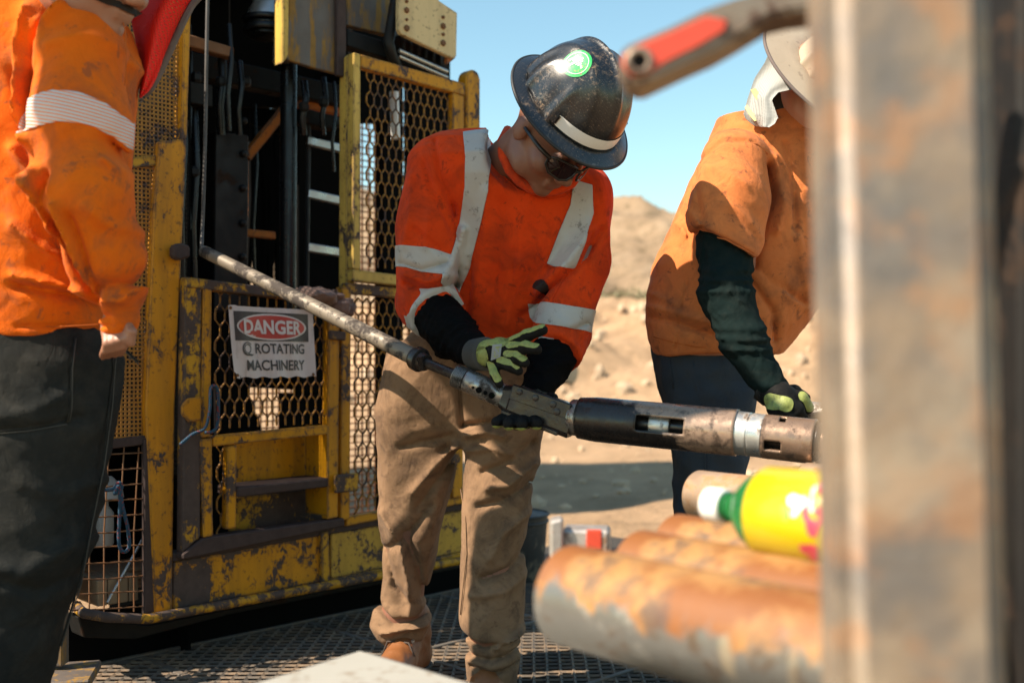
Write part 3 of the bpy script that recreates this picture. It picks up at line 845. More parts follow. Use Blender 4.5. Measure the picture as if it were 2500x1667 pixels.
def torn(s, t):
    if t > .97: t += .012 * math.sin(s * 31) - .01
    if t > .9 and s < .06: s += .03
    if t < .03 and .02 < s < .1: t -= .012
    return s, t
bd = sgrid('sheet', 0, 1, 0, 1, 0, M['vinyl'], 40, 30, torn)
sgrid('black_panel', .045, .93, .068, .475, .0012, M['sign_black'])
def soval(name, cs, ct, rs, rt, off, m, k0=0.0):
    v = [SG(cs, ct, off)]; n = 48
    for rr in (.5, 1.0):
        for i in range(n):
            a = 2 * math.pi * i / n
            v.append(SG(cs + rs * rr * math.cos(a), ct + rt * rr * math.sin(a), off))
    f = [(0, 1 + (i + 1) % n, 1 + i) for i in range(n)] + [(1 + i, 1 + (i + 1) % n, 1 + n + (i + 1) % n, 1 + n + i) for i in range(n)]
    mk(name, v, f, m, sign, 180)
soval('oval_rim', .485, .275, .415, .188, .0022, M['sign_white'])
soval('oval', .485, .275, .392, .165, .0032, M['sign_red'])
def textmesh(body, bold=.02):
    cu = bpy.data.curves.new('lettering', 'FONT'); cu.body = body; cu.offset = bold; cu.resolution_u = 3
    o = bpy.data.objects.new('lettering', cu); COL.objects.link(o)
    bpy.context.view_layer.update()
    me = bpy.data.meshes.new_from_object(o.evaluated_get(bpy.context.evaluated_depsgraph_get()))
    v = np.array([q.co[:] for q in me.vertices]); f = [tuple(p.vertices) for p in me.polygons]
    bpy.data.objects.remove(o); bpy.data.curves.remove(cu); bpy.data.meshes.remove(me)
    v = (v - v.min(0)) / (v.max(0) - v.min(0) + 1e-9)
    return v, f
def stext(body, s0, s1, t0, t1, off, m, bold=.02):
    v, f = textmesh(body, bold)
    mk('lettering', [SG(s0 + (s1 - s0) * q[0], t1 + (t0 - t1) * q[1], off) for q in v], f, m, sign)
stext('DANGER', .145, .832, .175, .377, .0045, M['sign_white'], .035)
stext('ROTATING', .285, .877, .508, .655, .0015, M['sign_black'], .022)
stext('MACHINERY', .165, .877, .742, .893, .0015, M['sign_black'], .022)
for r0, off in ((.058, .014), (.040, .009)):
    v, f = [], []
    for i in range(33):
        a = math.pi * (.20 + 1.45 * i / 32) if r0 > .05 else 2 * math.pi * i / 32
        wd = off * (.5 + 1.0 * i / 32) if r0 > .05 else off
        for q in (r0 - wd / 2, r0 + wd / 2):
            v.append(SG(.185 + q * 1.0 * math.cos(a), .585 - q * 1.5 * math.sin(a) * 1.0, .0016))
    f = [(2 * i, 2 * i + 1, 2 * i + 3, 2 * i + 2) for i in range(32)]
    mk('rotation_arrow', v, f, M['sign_black'], sign)
mk('arrow_head', [SG(.205, .655, .0016), SG(.262, .665, .0016), SG(.235, .69, .0016), SG(.20, .684, .0016)], [(0, 1, 2, 3)], M['sign_black'], sign)
for s_, t_ in ((.02, .03), (.97, .955), (.04, .955)):
    a = SG(s_, t_, .001); G().lathe(a, a + RN * .003, [(0, .005), (1, .004)], 10).build('eyelet', M['rust'], sign)

k = N('blue_braided_rope')
c = k.mix(k.step(k.noise(140, 2), .58, .62), (.012, .055, .10), (.22, .03, .025))
M['blue_rope'] = k.out(c, .8, 0, k.bump(k.wave(120, (0, .6, .5)), .6, .003))
def rope(pts, r, m, name, label, cat='rope', seg=8):
    q = []
    for a, b, c, d in zip([pts[0]] + pts[:-2], pts[:-1], pts[1:], pts[2:] + [pts[-1]]):
        for i in range(6):
            t = i / 6
            q.append(.5 * ((2 * b) + (c - a) * t + (2 * a - 5 * b + 4 * c - d) * t * t + (3 * b - a - 3 * c + d) * t ** 3))
    q.append(pts[-1])
    o = G().tube(q, r, seg).build(name, m, None, 180, base=tuple(pts[0]))
    return tag(o, label, cat)
rope([R(440, 1085, .09), R(470, 1060, .09), R(500, 1045, .095), R(512, 1000, .10), R(514, 950, .10), R(524, 942, .10), R(532, 958, .10), R(532, 1030, .10), R(520, 1052, .10), R(500, 1056, .10)], .0048, M['blue_rope'], 'blue_rope', 'blue rope looped round the latch bar of the lower yellow gate')
rope([R(243, 1195, .02), R(275, 1194, .03), R(290, 1178, .034), R(297, 1190, .034), R(280, 1205, .034), R(290, 1185, .036), R(293, 1230, .034), R(290, 1320, .03), R(300, 1346, .03), R(315, 1335, .03), R(312, 1290, .034), R(300, 1240, .036), R(293, 1195, .036)], .0052, M['blue_rope'], 'blue_rope', 'blue rope loop knotted on the wire grid low in the left cage')
wr = [R(508, -60, -.06), R(504, 150, -.05), R(502, 300, -.05), R(497, 480, -.04), R(494, 560, -.03), R(492, 606, .0)]
o = rope(wr, .0055, M['rope_steel'], 'wire_rope', 'grey hoist wire rope hanging down beside the yellow cage post', 'cable')
k = N('grimy_leather')
M['rag'] = k.out(k.mix(k.noise(25, 6, .7), (.10, .055, .04), (.26, .17, .14)), .9, 0, k.bump(k.noise(40, 6, .7), .8, .006))
cr = R(785, 735, .07)
v, f = nets(lambda p: smin(ell(p, R(775, 722, .075), (.075, .055, .032)), ell(p, R(825, 752, .075), (.055, .05, .04)), .03), R(785, 735, .07) - .18, R(785, 735, .07) + .18, .006, lambda p: wrinkle(p, 5, .016, 40) + wrinkle(p, 6, .007, 110))
tag(mk('dirty_rag', v, f, M['rag'], smooth=180, base=cr), 'crumpled brown rag draped over the top rail of the lower gate', 'rag')
wood = plain('pale_cut_wood', (.30, .21, .125), .85, 0, .2, 12)
for i, (x, y, d, lab) in enumerate(((262, 1432, -.13, 'stacked pale timber blocks behind the wire grid in the left cage'), (310, 1400, -.25, 'pale timber board lying behind the stacked blocks in the left cage'))):
    c = R(x, y, d); g = G()
    if i == 0:
        for q in range(4): g.box(c + RU * (q - 1.5) * .030, RU * .0135, RN * .07, RZ * .035)
    else:
        for q in range(5): g.box(c + RZ * (q - 2) * .012, RU * .11, RN * .08, RZ * .0052)
    tag(g.build('timber_block', wood, None, bevel=.002, base=c - RZ * .036), lab, 'timber')
a, b = R(262, 1470, -.04), R(350, 1312, -.06)
tag(G().tube([a, b], .0045, 8).build('steel_rod', M['bare_metal'], None, 60, base=a), 'thin bright steel rod leaning inside the wire grid of the left cage', 'rod')
g = G(); c = R(268, 1188, -.10); g.lathe(c - RZ * .03, c + RZ * .03, [(0, .038), (.35, .034), (.75, .02), (1, .006)], 20)
tag(g.build('plastic_funnel', M['grey_plastic'], None, 50, base=c - RZ * .03), 'small white funnel seen above the rope knot in the left cage', 'funnel')
c = R(252, 1270, -.10); g = G().lathe(c - RZ * .07, c + RZ * .06, [(0, .024), (.05, .028), (.7, .028), (.85, .014), (1, .014)], 20)
tag(g.build('white_bottle', M['grey_plastic'], None, 50, base=c - RZ * .07), 'white plastic bottle behind the wire grid in the left cage', 'bottle')
# bucket
bk = np.array([(1252 - CX) / F * 4.25, 4.25, 0.0])
e = empty('bucket', tuple(bk), 'muddy black bucket standing on the deck behind the tan trousers', 'bucket')
M['bucket'] = steel('muddy_black_plastic', (.02, .02, .022), (.035, .035, .036), .6, 0, (.2, .16, .12), .35)
G().lathe(bk + RZ * .004, bk + RZ * .262, [(0, .118), (.02, .122), (1, .140), (1, .146), (.96, .147), (.955, .139), (.9, .141), (.88, .137)][:3], 32).build('body', M['bucket'], e, 50)
g = G()
for z0, r in ((.262, .144), (.235, .142)): g.tube([bk + np.array([r * math.cos(a), r * math.sin(a), z0]) for a in np.linspace(0, 2 * math.pi, 33)], .005, 6, False)
g.build('rim', M['bucket'], e, 60)

# ---------------------------------------------------------------- people
def rotm(yaw, pitch, roll):
    """head frame: x to the viewer's right, face towards -y, z up; then turned"""
    return np.array((Matrix.Rotation(rad(yaw), 3, 'Z') @ Matrix.Rotation(rad(roll), 3, 'Y') @ Matrix.Rotation(rad(pitch), 3, 'X')))
def local(p, c, Mx):
    x, y, z = p[0] - c[0], p[1] - c[1], p[2] - c[2]
    return [x * Mx[0][i] + y * Mx[1][i] + z * Mx[2][i] for i in range(3)]
def head_sdf(p, c, Mx, s=1.0):
    q = [a / s for a in local(p, c, Mx)]
    d = ell(q, (0, .012, .028), (.077, .097, .098))
    d = smin(d, ell(q, (0, -.030, -.050), (.060, .062, .066)), .035)
    d = smin(d, ell(q, (0, -.074, -.100), (.026, .022, .020)), .025)
    for sx in (-1, 1):
        d = smin(d, ell(q, (sx * .044, -.062, -.028), (.026, .028, .024)), .02)
        d = smin(d, ell(q, (sx * .050, -.010, -.082), (.018, .035, .022)), .03)
        d = smin(d, ell(q, (sx * .079, .014, -.008), (.010, .023, .032)), .008)
        d = smin(d, ell(q, (sx * .013, -.104, -.038), (.010, .012, .009)), .008)
        d = smax(d, -ell(q, (sx * .033, -.102, .008), (.018, .014, .012)), .01)
        d = smin(d, ell(q, (sx * .033, -.084, .006), (.013, .013, .012)), .004)
    d = smin(d, cone(q, (0, -.094, .012), (0, -.116, -.030), .007, .012), .012)
    d = smin(d, cone(q, (-.030, -.090, .028), (.030, -.090, .028), .010, .010), .014)
    d = smin(d, cone(q, (-.020, -.092, -.062), (.020, -.092, -.062), .006, .006), .008)
    d = smin(d, cone(q, (-.016, -.090, -.073), (.016, -.090, -.073), .007, .007), .008)
    d = smax(d, -cone(q, (-.022, -.101, -.0675), (.022, -.101, -.0675), .0022, .0022), .003)
    return d * s
def skinmat(name, c):
    k = N(name)
    col = k.mix(k.noise(30, 4), c, tuple(x * .72 for x in c))
    return k.out(col, .48, 0, k.bump(k.noise(260, 3), .25, .001), Subsurface_Weight=.12, Subsurface_Radius=(.01, .004, .002), Subsurface_Scale=.5)
M['skin_brown'] = skinmat('brown_skin', (.24, .100, .060))
M['skin_tan'] = skinmat('tanned_skin', (.36, .165, .10))
M['skin_red'] = skinmat('sunburnt_skin', (.55, .24, .14))
M['orange_red'] = cloth('red_orange_work_shirt', (.74, .060, .005), (.62, .046, .005), (.10, .018, .008), .6, sc=5, spots=.6)
M['orange'] = cloth('bright_orange_work_shirt', (.76, .150, .004), (.68, .115, .004), (.14, .06, .035), .6, sc=5, spots=.6)
M['orange_faded'] = cloth('faded_orange_work_shirt', (.64, .200, .060), (.56, .160, .045), (.14, .055, .03), .65, sc=5, spots=.7)
M['tan_trousers'] = cloth('tan_work_trousers', (.26, .155, .088), (.19, .112, .063), (.06, .036, .024), .8, sc=6, spots=.45)
M['jeans_dark'] = cloth('oily_dark_jeans', (.014, .016, .016), (.024, .023, .020), (.055, .050, .042), .45, sc=7, weave=1300, spots=.2, sheen=0)
M['jeans_blue'] = cloth('dusty_blue_jeans', (.026, .042, .068), (.040, .050, .062), (.045, .040, .032), .4, sc=7, weave=1300, sheen=0)
M['black_knit'] = cloth('black_knit_sleeve', (.0032, .0032, .0035), (.005, .005, .0055), (.010, .009, .008), .25, sc=8, sheen=0, spec=.05)
M['green_knit'] = cloth('dark_green_sleeve', (.006, .013, .013), (.010, .018, .017), (.03, .03, .025), .35, sc=8, sheen=0, spec=.05)
k = N('grey_reflective_tape')
c = k.mix(k.noise(9, 5, .6), (.46, .44, .41), (.36, .345, .32))
c = k.mix(k.math('MULTIPLY', k.step(k.noise(28, 6, .75), .57, .66), .7), c, (.10, .085, .07))
M['tape'] = k.out(c, .55, 0, k.bump(k.noise(500, 2), .3, .001))
k = N('striped_reflective_tape')
wv = k.wave(52, (0, 1.38, 0), 0)
c = k.mix(k.step(wv, .22, .34), (.80, .17, .01), k.mix(k.noise(12, 4), (.60, .60, .60), (.45, .44, .43)))
M['tape_striped'] = k.out(c, .5)
M['glove_black'] = cloth('black_glove_rubber', (.006, .006, .006), (.010, .009, .009), (.02, .017, .014), .3, sc=20, rough=.75, sheen=0, spec=.15)
k = N('yellow_green_glove_pad')
c = k.mix(k.noise(90, 4), (.31, .34, .085), (.21, .235, .065))
c = k.mix(k.math('MULTIPLY', k.step(k.noise(110, 5, .7), .52, .64), .6), c, (.10, .10, .05))
M['glove_pad'] = k.out(c, .6, 0, k.bump(k.noise(250, 3), .5, .002))
M['glove_grey'] = plain('grey_glove_pad', (.24, .24, .23), .6)
M['ribs'] = plain('grey_ribbed_cuff', (.06, .055, .05), .9)
k = N('tan_boot_leather')
M['boot'] = k.out(k.mix(k.noise(18, 5, .6), (.24, .088, .024), (.15, .052, .016)), .55, 0, k.bump(k.noise(120, 4), .4, .002))
M['sole'] = plain('dark_boot_sole', (.03, .025, .02), .8)
M['lace'] = plain('dark_lace', (.07, .05, .04), .9)

def garment(name, fn, lo, hi, h, disp, m, parent):
    v, f = nets(fn, lo, hi, h, disp)
    mk(name, v, f, m, parent, 180)
    return v, f
def part(name, vf, m, parent, smooth=180):
    o = mk(name, vf[0], vf[1], m, parent, smooth)
    if 'tape' in name or name == 'pocket':
        md = o.modifiers.new('edge', 'SOLIDIFY'); md.thickness = .0024; md.offset = -1; md.use_even_offset = False
    return o
def seam(parent, pts, m, r=.0022, name='seam'):
    return G().tube(pts, r, 6).build(name, m, parent, 180)
def on_surface(v, f, pts, Y, off=.001, front=None):
    """points of the front surface under photo pixels"""
    x, y = CX + v[:, 0] / Y * F, HY - (v[:, 2] - H) / Y * F
    out = []
    for a, b in pts:
        dd = (x - a) ** 2 + (y - b) ** 2
        near = np.argsort(dd)[:14]
        q = v[near][np.argmin(v[near][:, 1])]
        c = P(a, b, Y); out.append(np.array([c[0], q[1] - off, c[2]]))
    return out

# ================================================================ the bowed worker in the middle
p2 = empty('person', (P(1150, 875, 2.82)[0], 2.82, 0.0), 'worker in black brimmed hard hat and red-orange taped shirt bowing over the long tool', 'person')
def frame_of(fwd, up):
    up = nrm(up); fwd = nrm(np.asarray(fwd) - up * np.dot(fwd, up))
    return np.stack([np.cross(-fwd, up), -fwd, up], 1)
HM = frame_of((.392, -.381, -.837), (.50, -.67, .54))
HB = P(1399, 260, 2.44)
HC = HB - HM[:, 2] * .088
BR = HM @ np.array([0, 0, 1.0])
neck0, neck1 = P(1238, 405, 2.68), HC + HM @ np.array([0, .035, -.07])

TORSO = [(322, 1110, 1262, 2.69, .045), (345, 1050, 1330, 2.68, .085), (390, 1030, 1410, 2.67, .115), (440, 1035, 1452, 2.68, .125), (520, 1070, 1478, 2.71, .13), (600, 1085, 1468, 2.74, .13), (700, 1080, 1440, 2.79, .13), (800, 1060, 1410, 2.83, .13), (862, 1050, 1385, 2.85, .125)]
RARM = [(1058, 405, 2.67, 66), (1046, 560, 2.67, 77), (1040, 735, 2.67, 76)]      # the arm on the photo's left
LARM = [(1432, 505, 2.67, 64), (1416, 650, 2.66, 68), (1372, 812, 2.64, 72)]
RFORE = [(1046, 745, 2.68, 66), (1105, 815, 2.58, 60), (1168, 866, 2.46, 40)]
LFORE = [(1372, 815, 2.66, 62), (1345, 880, 2.60, 56), (1302, 972, 2.50, 38)]
LEG_A = [(835, 945, 1140, 2.86, .10), (900, 932, 1138, 2.86, .115), (1000, 924, 1130, 2.87, .115), (1080, 915, 1120, 2.88, .108), (1200, 917, 1102, 2.89, .098), (1300, 924, 1076, 2.90, .09), (1400, 930, 1056, 2.92, .085), (1462, 930, 1048, 2.93, .08), (1485, 914, 1054, 2.93, .085), (1522, 902, 1056, 2.93, .085), (1548, 918, 1048, 2.93, .08), (1562, 935, 1035, 2.93, .07)]
LEG_B = [(835, 1110, 1325, 2.85, .10), (900, 1112, 1336, 2.85, .115), (1000, 1118, 1336, 2.84, .112), (1050, 1124, 1332, 2.83, .11), (1080, 1129, 1326, 2.82, .105), (1150, 1134, 1312, 2.80, .10), (1300, 1125, 1292, 2.77, .09), (1400, 1120, 1280, 2.76, .085), (1500, 1120, 1278, 2.75, .085), (1550, 1126, 1282, 2.75, .085), (1574, 1140, 1268, 2.75, .075), (1604, 1130, 1274, 2.75, .085), (1640, 1138, 1266, 2.75, .082), (1672, 1142, 1262, 2.75, .078), (1690, 1150, 1252, 2.75, .07)]
def shr(rows, k): return [(r[0], (r[1] + r[2]) / 2 - (r[2] - r[1]) / 2 * k, (r[1] + r[2]) / 2 + (r[2] - r[1]) / 2 * k, r[3], r[4] * k) for r in rows]
def sl(pts, k): return [(a, b, c, d * k) for a, b, c, d in pts]

def body2(p):
    d = head_sdf(p, HC, HM, 1.05)
    d = smin(d, cone(p, neck0, neck1, .064, .057), .03)
    d = smin(d, stack(p, shr(TORSO, .8)), .03)
    for a in (RARM, LARM): d = smin(d, limb(p, sl(a, .68)), .03)
    for a in (RFORE, LFORE): d = smin(d, limb(p, sl(a, .68)), .02)
    for a in (LEG_A, LEG_B): d = smin(d, stack(p, shr(a, .75)), .03)
    return d
v, f = nets(body2, (-.42, 2.36, .02), (.32, 3.06, 1.22), .0065)
keep = v[:, 2] > -1
part('body', (v, f), M['skin_brown'], p2)
# finer head over the same skull
v, f = nets(lambda p: smax(smin(head_sdf(p, HC, HM, 1.05), cone(p, neck0, neck1, .0645, .0575), .03), -(p[2] - .93), .004), HC - (.17, .17, .22), HC + (.15, .27, .17), .0042)
part('face', (v, f), M['skin_brown'], p2)

def shirt2(p):
    d = stack(p, TORSO, 2.3)
    d = smin(d, cone(p, P(1105, 375, 2.68), P(1215, 350, 2.69), .055, .06), .04)
    d = smin(d, cone(p, P(1330, 405, 2.67), P(1440, 470, 2.67), .06, .06), .04)
    d = smin(d, limb(p, RARM), .034)
    d = smin(d, limb(p, LARM), .018)
    # cuffs of the short sleeves
    a = P(1040, 760, 2.68); nn = nrm(P(1168, 866, 2.46) - P(1046, 745, 2.68))
    # neck hole
    d = smax(d, -cone(p, P(1285, 402, 2.48), P(1250, 330, 2.70), .084, .072), .012)
    return d
def fold2(p):
    g = wrinkle(p, 3, .0055, 22, (1, 1, .40), 3) + wrinkle(p, 8, .0014, 60, (1, 1, .6))
    for pts, a, w_ in (
        ([(1130, 560), (1105, 640), (1070, 690)], .010, .012), ([(1105, 500), (1118, 600), (1108, 690)], -.007, .010),
        ([(1060, 340), (1075, 430), (1110, 520)], -.006, .008), ([(1035, 400), (1060, 480), (1100, 560)], -.005, .008),
        ([(985, 670), (1040, 690), (1105, 670)], .008, .010), ([(990, 690), (1050, 715), (1110, 690)], -.010, .009),
        ([(975, 640), (1030, 660), (1090, 640)], -.007, .008),
        ([(1470, 560), (1420, 640), (1340, 710), (1270, 770)], -.011, .010), ([(1445, 560), (1385, 640), (1310, 705)], .009, .014),
        ([(1230, 500), (1225, 600), (1205, 700), (1190, 800)], -.007, .016), ([(1190, 470), (1180, 600), (1150, 720)], .006, .016),
        ([(1300, 470), (1270, 560), (1265, 640)], .005, .014), ([(1360, 540), (1330, 640), (1300, 740)], .006, .013),
        ([(1340, 470), (1300, 560)], -.004, .01), ([(1265, 640), (1240, 720), (1235, 790)], .007, .014),
        ([(1330, 815), (1390, 812), (1430, 790)], -.009, .009), ([(1320, 835), (1400, 835)], .007, .01),
        ([(1255, 610), (1250, 690), (1230, 780)], -.006, .008), ([(1150, 640), (1140, 740), (1120, 800)], -.008, .012),
        ([(1455, 510), (1440, 600), (1425, 700)], -.005, .009), ([(1000, 430), (1000, 520), (985, 600)], .004, .014),
        ([(1050, 520), (1040, 600)], .005, .012), ([(1010, 560), (1060, 600), (1095, 620)], -.005, .008)):
        g = g + fold(p, pts, 2.60, a * 1.6, w_, 2.80)
    return g
sv, sf = garment('shirt', shirt2, (-.42, 2.44, .84), (.33, 2.99, 1.45), .0048, fold2, M['orange_red'], p2)
# collar: a ring of ribbed cloth round the neck
cn = [(1240, 318), (1226, 345), (1228, 380), (1244, 415), (1268, 442), (1300, 462), (1335, 468), (1368, 462), (1395, 448), (1408, 430)]
cq = [P(a, b, c_) for (a, b), c_ in zip(cn, (2.66, 2.61, 2.575, 2.555, 2.545, 2.54, 2.54, 2.545, 2.56, 2.59))]
g = G(); cp = cq
g.tube(cp, .0125, 10); g.build('collar', M['orange_red'], p2, 180)
seam(p2, on_surface(sv, sf, [(1214, 330), (1206, 352), (1212, 392), (1232, 432), (1262, 464), (1300, 484), (1340, 490), (1376, 482), (1405, 464)], 2.60, 0.0), M['orange_red'], .0018)
# reflective tape
part('shoulder_tape', patch_px(sv, sf, [(1130, 322), (1192, 312), (1196, 400), (1192, 470), (1176, 540), (1146, 640), (1108, 728), (1076, 690), (1100, 620), (1122, 540), (1136, 460), (1138, 390)], 2.60, .0036, 1, 2.80), M['tape'], p2)
part('shoulder_tape', patch_px(sv, sf, [(1400, 440), (1446, 452), (1448, 520), (1428, 590), (1402, 654), (1358, 652), (1336, 640), (1366, 560), (1392, 500)], 2.60, .0036, 1, 2.80), M['tape'], p2)
part('sleeve_tape', patch_px(sv, sf, [(930, 590), (985, 598), (1040, 604), (1100, 620), (1112, 628), (1090, 672), (1030, 664), (990, 652), (930, 640)], 2.60, .0024, 1), M['tape'], p2)
part('sleeve_tape', patch_px(sv, sf, [(1290, 735), (1335, 736), (1400, 748), (1480, 758), (1480, 818), (1425, 806), (1370, 796), (1310, 788), (1296, 770)], 2.58, .0024, 1), M['tape'], p2)
# pocket with its stitched edge and print
PK = [(1312, 614), (1300, 650), (1268, 700), (1248, 740), (1300, 764), (1340, 748), (1372, 690), (1388, 664), (1350, 640)]
pv, pf = patch_px(sv, sf, PK, 2.60, .0022, 1, 2.79)
part('pocket', (pv, pf), M['orange_red'], p2)
seam(p2, on_surface(sv, sf, [(1312, 616), (1330, 640), (1356, 655), (1384, 664)], 2.60, .001), M['orange_red'], .0016)
M['print'] = plain('black_print', (.012, .006, .005), .8)
dome = [(1303, 698), (1305, 690), (1312, 682), (1322, 681), (1332, 685), (1338, 693), (1341, 704), (1339, 715), (1332, 715), (1328, 709), (1324, 711), (1319, 709), (1313, 706), (1308, 704)]
part('print_emblem', patch_px(sv, sf, dome, 2.60, .0036, 2, 2.79), M['print'], p2)
part('print_emblem', patch_px(sv, sf, [(1336, 684), (1343, 690), (1347, 700), (1346, 712), (1342, 718), (1344, 704), (1341, 693)], 2.60, .0036, 2, 2.79), M['print'], p2)
tv, tf_ = textmesh('ALLWOOD DRI', .01)
tp = [(1294 + 46 * q[0], 709 + 17 * q[0] - 8 * (q[1] - 1)) for q in tv]
base_ = on_surface(sv, sf, [(1294, 712), (1317, 720), (1340, 728)], 2.60, .005)
mk('print_lettering', [np.array([P(a, b, 2.60)[0], np.interp(a, [1294, 1317, 1340], [q[1] for q in base_]), P(a, b, 2.60)[2]]) for a, b in tp], tf_, M['print'], p2)

# short sleeve ends that turn along the forearm, with tape on them
def cuff(p, A, B, C):
    return smin(conep(p, A, B), conep(p, B, C), .03)
def rcuff(p):
    d = conep(p, (1040, 735, 2.69, 77), (1078, 775, 2.63, 72))
    a = P(1072, 772, 2.64); n_ = nrm(P(1160, 860, 2.47) - P(1046, 745, 2.68))
    return smax(d, (p[0] - a[0]) * n_[0] + (p[1] - a[1]) * n_[1] + (p[2] - a[2]) * n_[2], .004)
def lcuff(p):
    d = conep(p, (1372, 812, 2.66, 72), (1352, 868, 2.60, 68))
    a = P(1356, 862, 2.60); n_ = nrm(P(1302, 972, 2.50) - P(1372, 815, 2.66))
    return smax(d, (p[0] - a[0]) * n_[0] + (p[1] - a[1]) * n_[1] + (p[2] - a[2]) * n_[2], .004)
dcf = lambda p: wrinkle(p, 21, .003, 50)
lo, hi = box_of([(1040, 735, 2.69), (1078, 775, 2.63)], .11)
v1, f1 = garment('sleeve_end', rcuff, lo, hi, .0048, dcf, M['orange_red'], p2)
part('sleeve_tape', patch_px(v1, f1, [(985, 762), (1000, 715), (1050, 690), (1100, 688), (1130, 740), (1060, 790), (1020, 840), (995, 810)], 2.62, .0024, 1), M['tape'], p2)
lo, hi = box_of([(1372, 812, 2.66), (1352, 868, 2.6)], .11)
v1, f1 = garment('sleeve_end', lcuff, lo, hi, .0048, dcf, M['orange_red'], p2)
part('sleeve_tape', patch_px(v1, f1, [(1318, 820), (1350, 826), (1385, 850), (1402, 872), (1376, 915), (1330, 905), (1290, 870)], 2.58, .0024, 1), M['tape'], p2)
# black undersleeves
dkn = lambda p: wrinkle(p, 31, .0045, 55, (1, 1, 1.6)) + wrinkle(p, 33, .0018, 130)
lo, hi = box_of(RFORE, .09); garment('undersleeve', lambda p: limb(p, RFORE), lo, hi, .0045, dkn, M['black_knit'], p2)
lo, hi = box_of(LFORE, .09); garment('undersleeve', lambda p: limb(p, LFORE), lo, hi, .0045, dkn, M['black_knit'], p2)

# trousers
def trous2(p):
    d = smin(stack(p, LEG_A, 2.3), stack(p, LEG_B, 2.3), .014)
    d = smin(d, stack(p, [(800, 1010, 1300, 2.85, .10), (850, 985, 1310, 2.85, .112), (940, 960, 1325, 2.855, .118), (1000, 955, 1320, 2.86, .112), (1045, 985, 1280, 2.86, .105), (1078, 1040, 1230, 2.86, .09)], 2.4), .035)
    return d
def ftr2(p):
    g = wrinkle(p, 41, .0075, 13, (1, 1, .9), 4) + wrinkle(p, 43, .0014, 55)
    for pts, a, w_, Y in (
        ([(1120, 1085), (1070, 1130), (1010, 1200)], .010, .014, 2.8), ([(1115, 1110), (1060, 1180), (1020, 1240)], -.009, .014, 2.8),
        ([(1105, 1060), (1040, 1075), (980, 1090)], -.006, .012, 2.8), ([(1130, 1040), (1200, 1030), (1250, 1022)], -.012, .009, 2.75),
        ([(1135, 1062), (1190, 1052), (1230, 1062)], .010, .011, 2.75), ([(1140, 1100), (1200, 1090), (1260, 1110)], .007, .012, 2.75),
        ([(1300, 1080), (1230, 1130), (1180, 1150)], -.010, .013, 2.75), ([(1310, 1130), (1240, 1180), (1190, 1185)], .009, .012, 2.75),
        ([(1290, 1180), (1220, 1220), (1170, 1230)], -.008, .012, 2.75), ([(1290, 1250), (1230, 1290), (1200, 1350)], .009, .015, 2.75),
        ([(1290, 1330), (1240, 1380), (1180, 1400)], -.009, .013, 2.75), ([(1280, 1400), (1230, 1430), (1150, 1440)], .006, .014, 2.75),
        ([(935, 1250), (980, 1320), (1000, 1420), (1000, 1500)], .011, .016, 2.85), ([(990, 1300), (1020, 1380), (1030, 1460)], -.010, .016, 2.85),
        ([(1050, 1230), (1000, 1300), (960, 1330)], -.008, .015, 2.85), ([(940, 1340), (965, 1430), (1000, 1470)], -.006, .012, 2.85),
        ([(920, 1490), (960, 1520), (1020, 1512), (1050, 1490)], -.014, .008, 2.85), ([(930, 1545), (980, 1535), (1040, 1530)], .010, .008, 2.85),
        ([(1125, 1556), (1180, 1572), (1270, 1560)], -.014, .008, 2.7), ([(1140, 1600), (1200, 1605), (1265, 1590)], -.009, .008, 2.7),
        ([(1210, 1572), (1250, 1556), (1275, 1540)], .014, .008, 2.7), ([(1150, 1625), (1200, 1635), (1260, 1625)], -.008, .008, 2.7),
        ([(1118, 880), (1122, 960), (1128, 1040)], -.008, .007, 2.75)):
        g = g + fold(p, pts, Y, a * 2.2, w_ * .9)
    return g
tv2, tf2 = garment('trousers', trous2, (-.42, 2.62, .0), (.14, 3.06, .97), .0055, ftr2, M['tan_trousers'], p2)
seam(p2, on_surface(tv2, tf2, [(1122, 1200), (1136, 1260), (1140, 1350), (1130, 1440), (1124, 1500)], 2.72, 0.0), M['tan_trousers'], .0016)
seam(p2, on_surface(tv2, tf2, [(1122, 935), (1124, 985), (1126, 1040)], 2.76, 0.0), M['tan_trousers'], .0018)
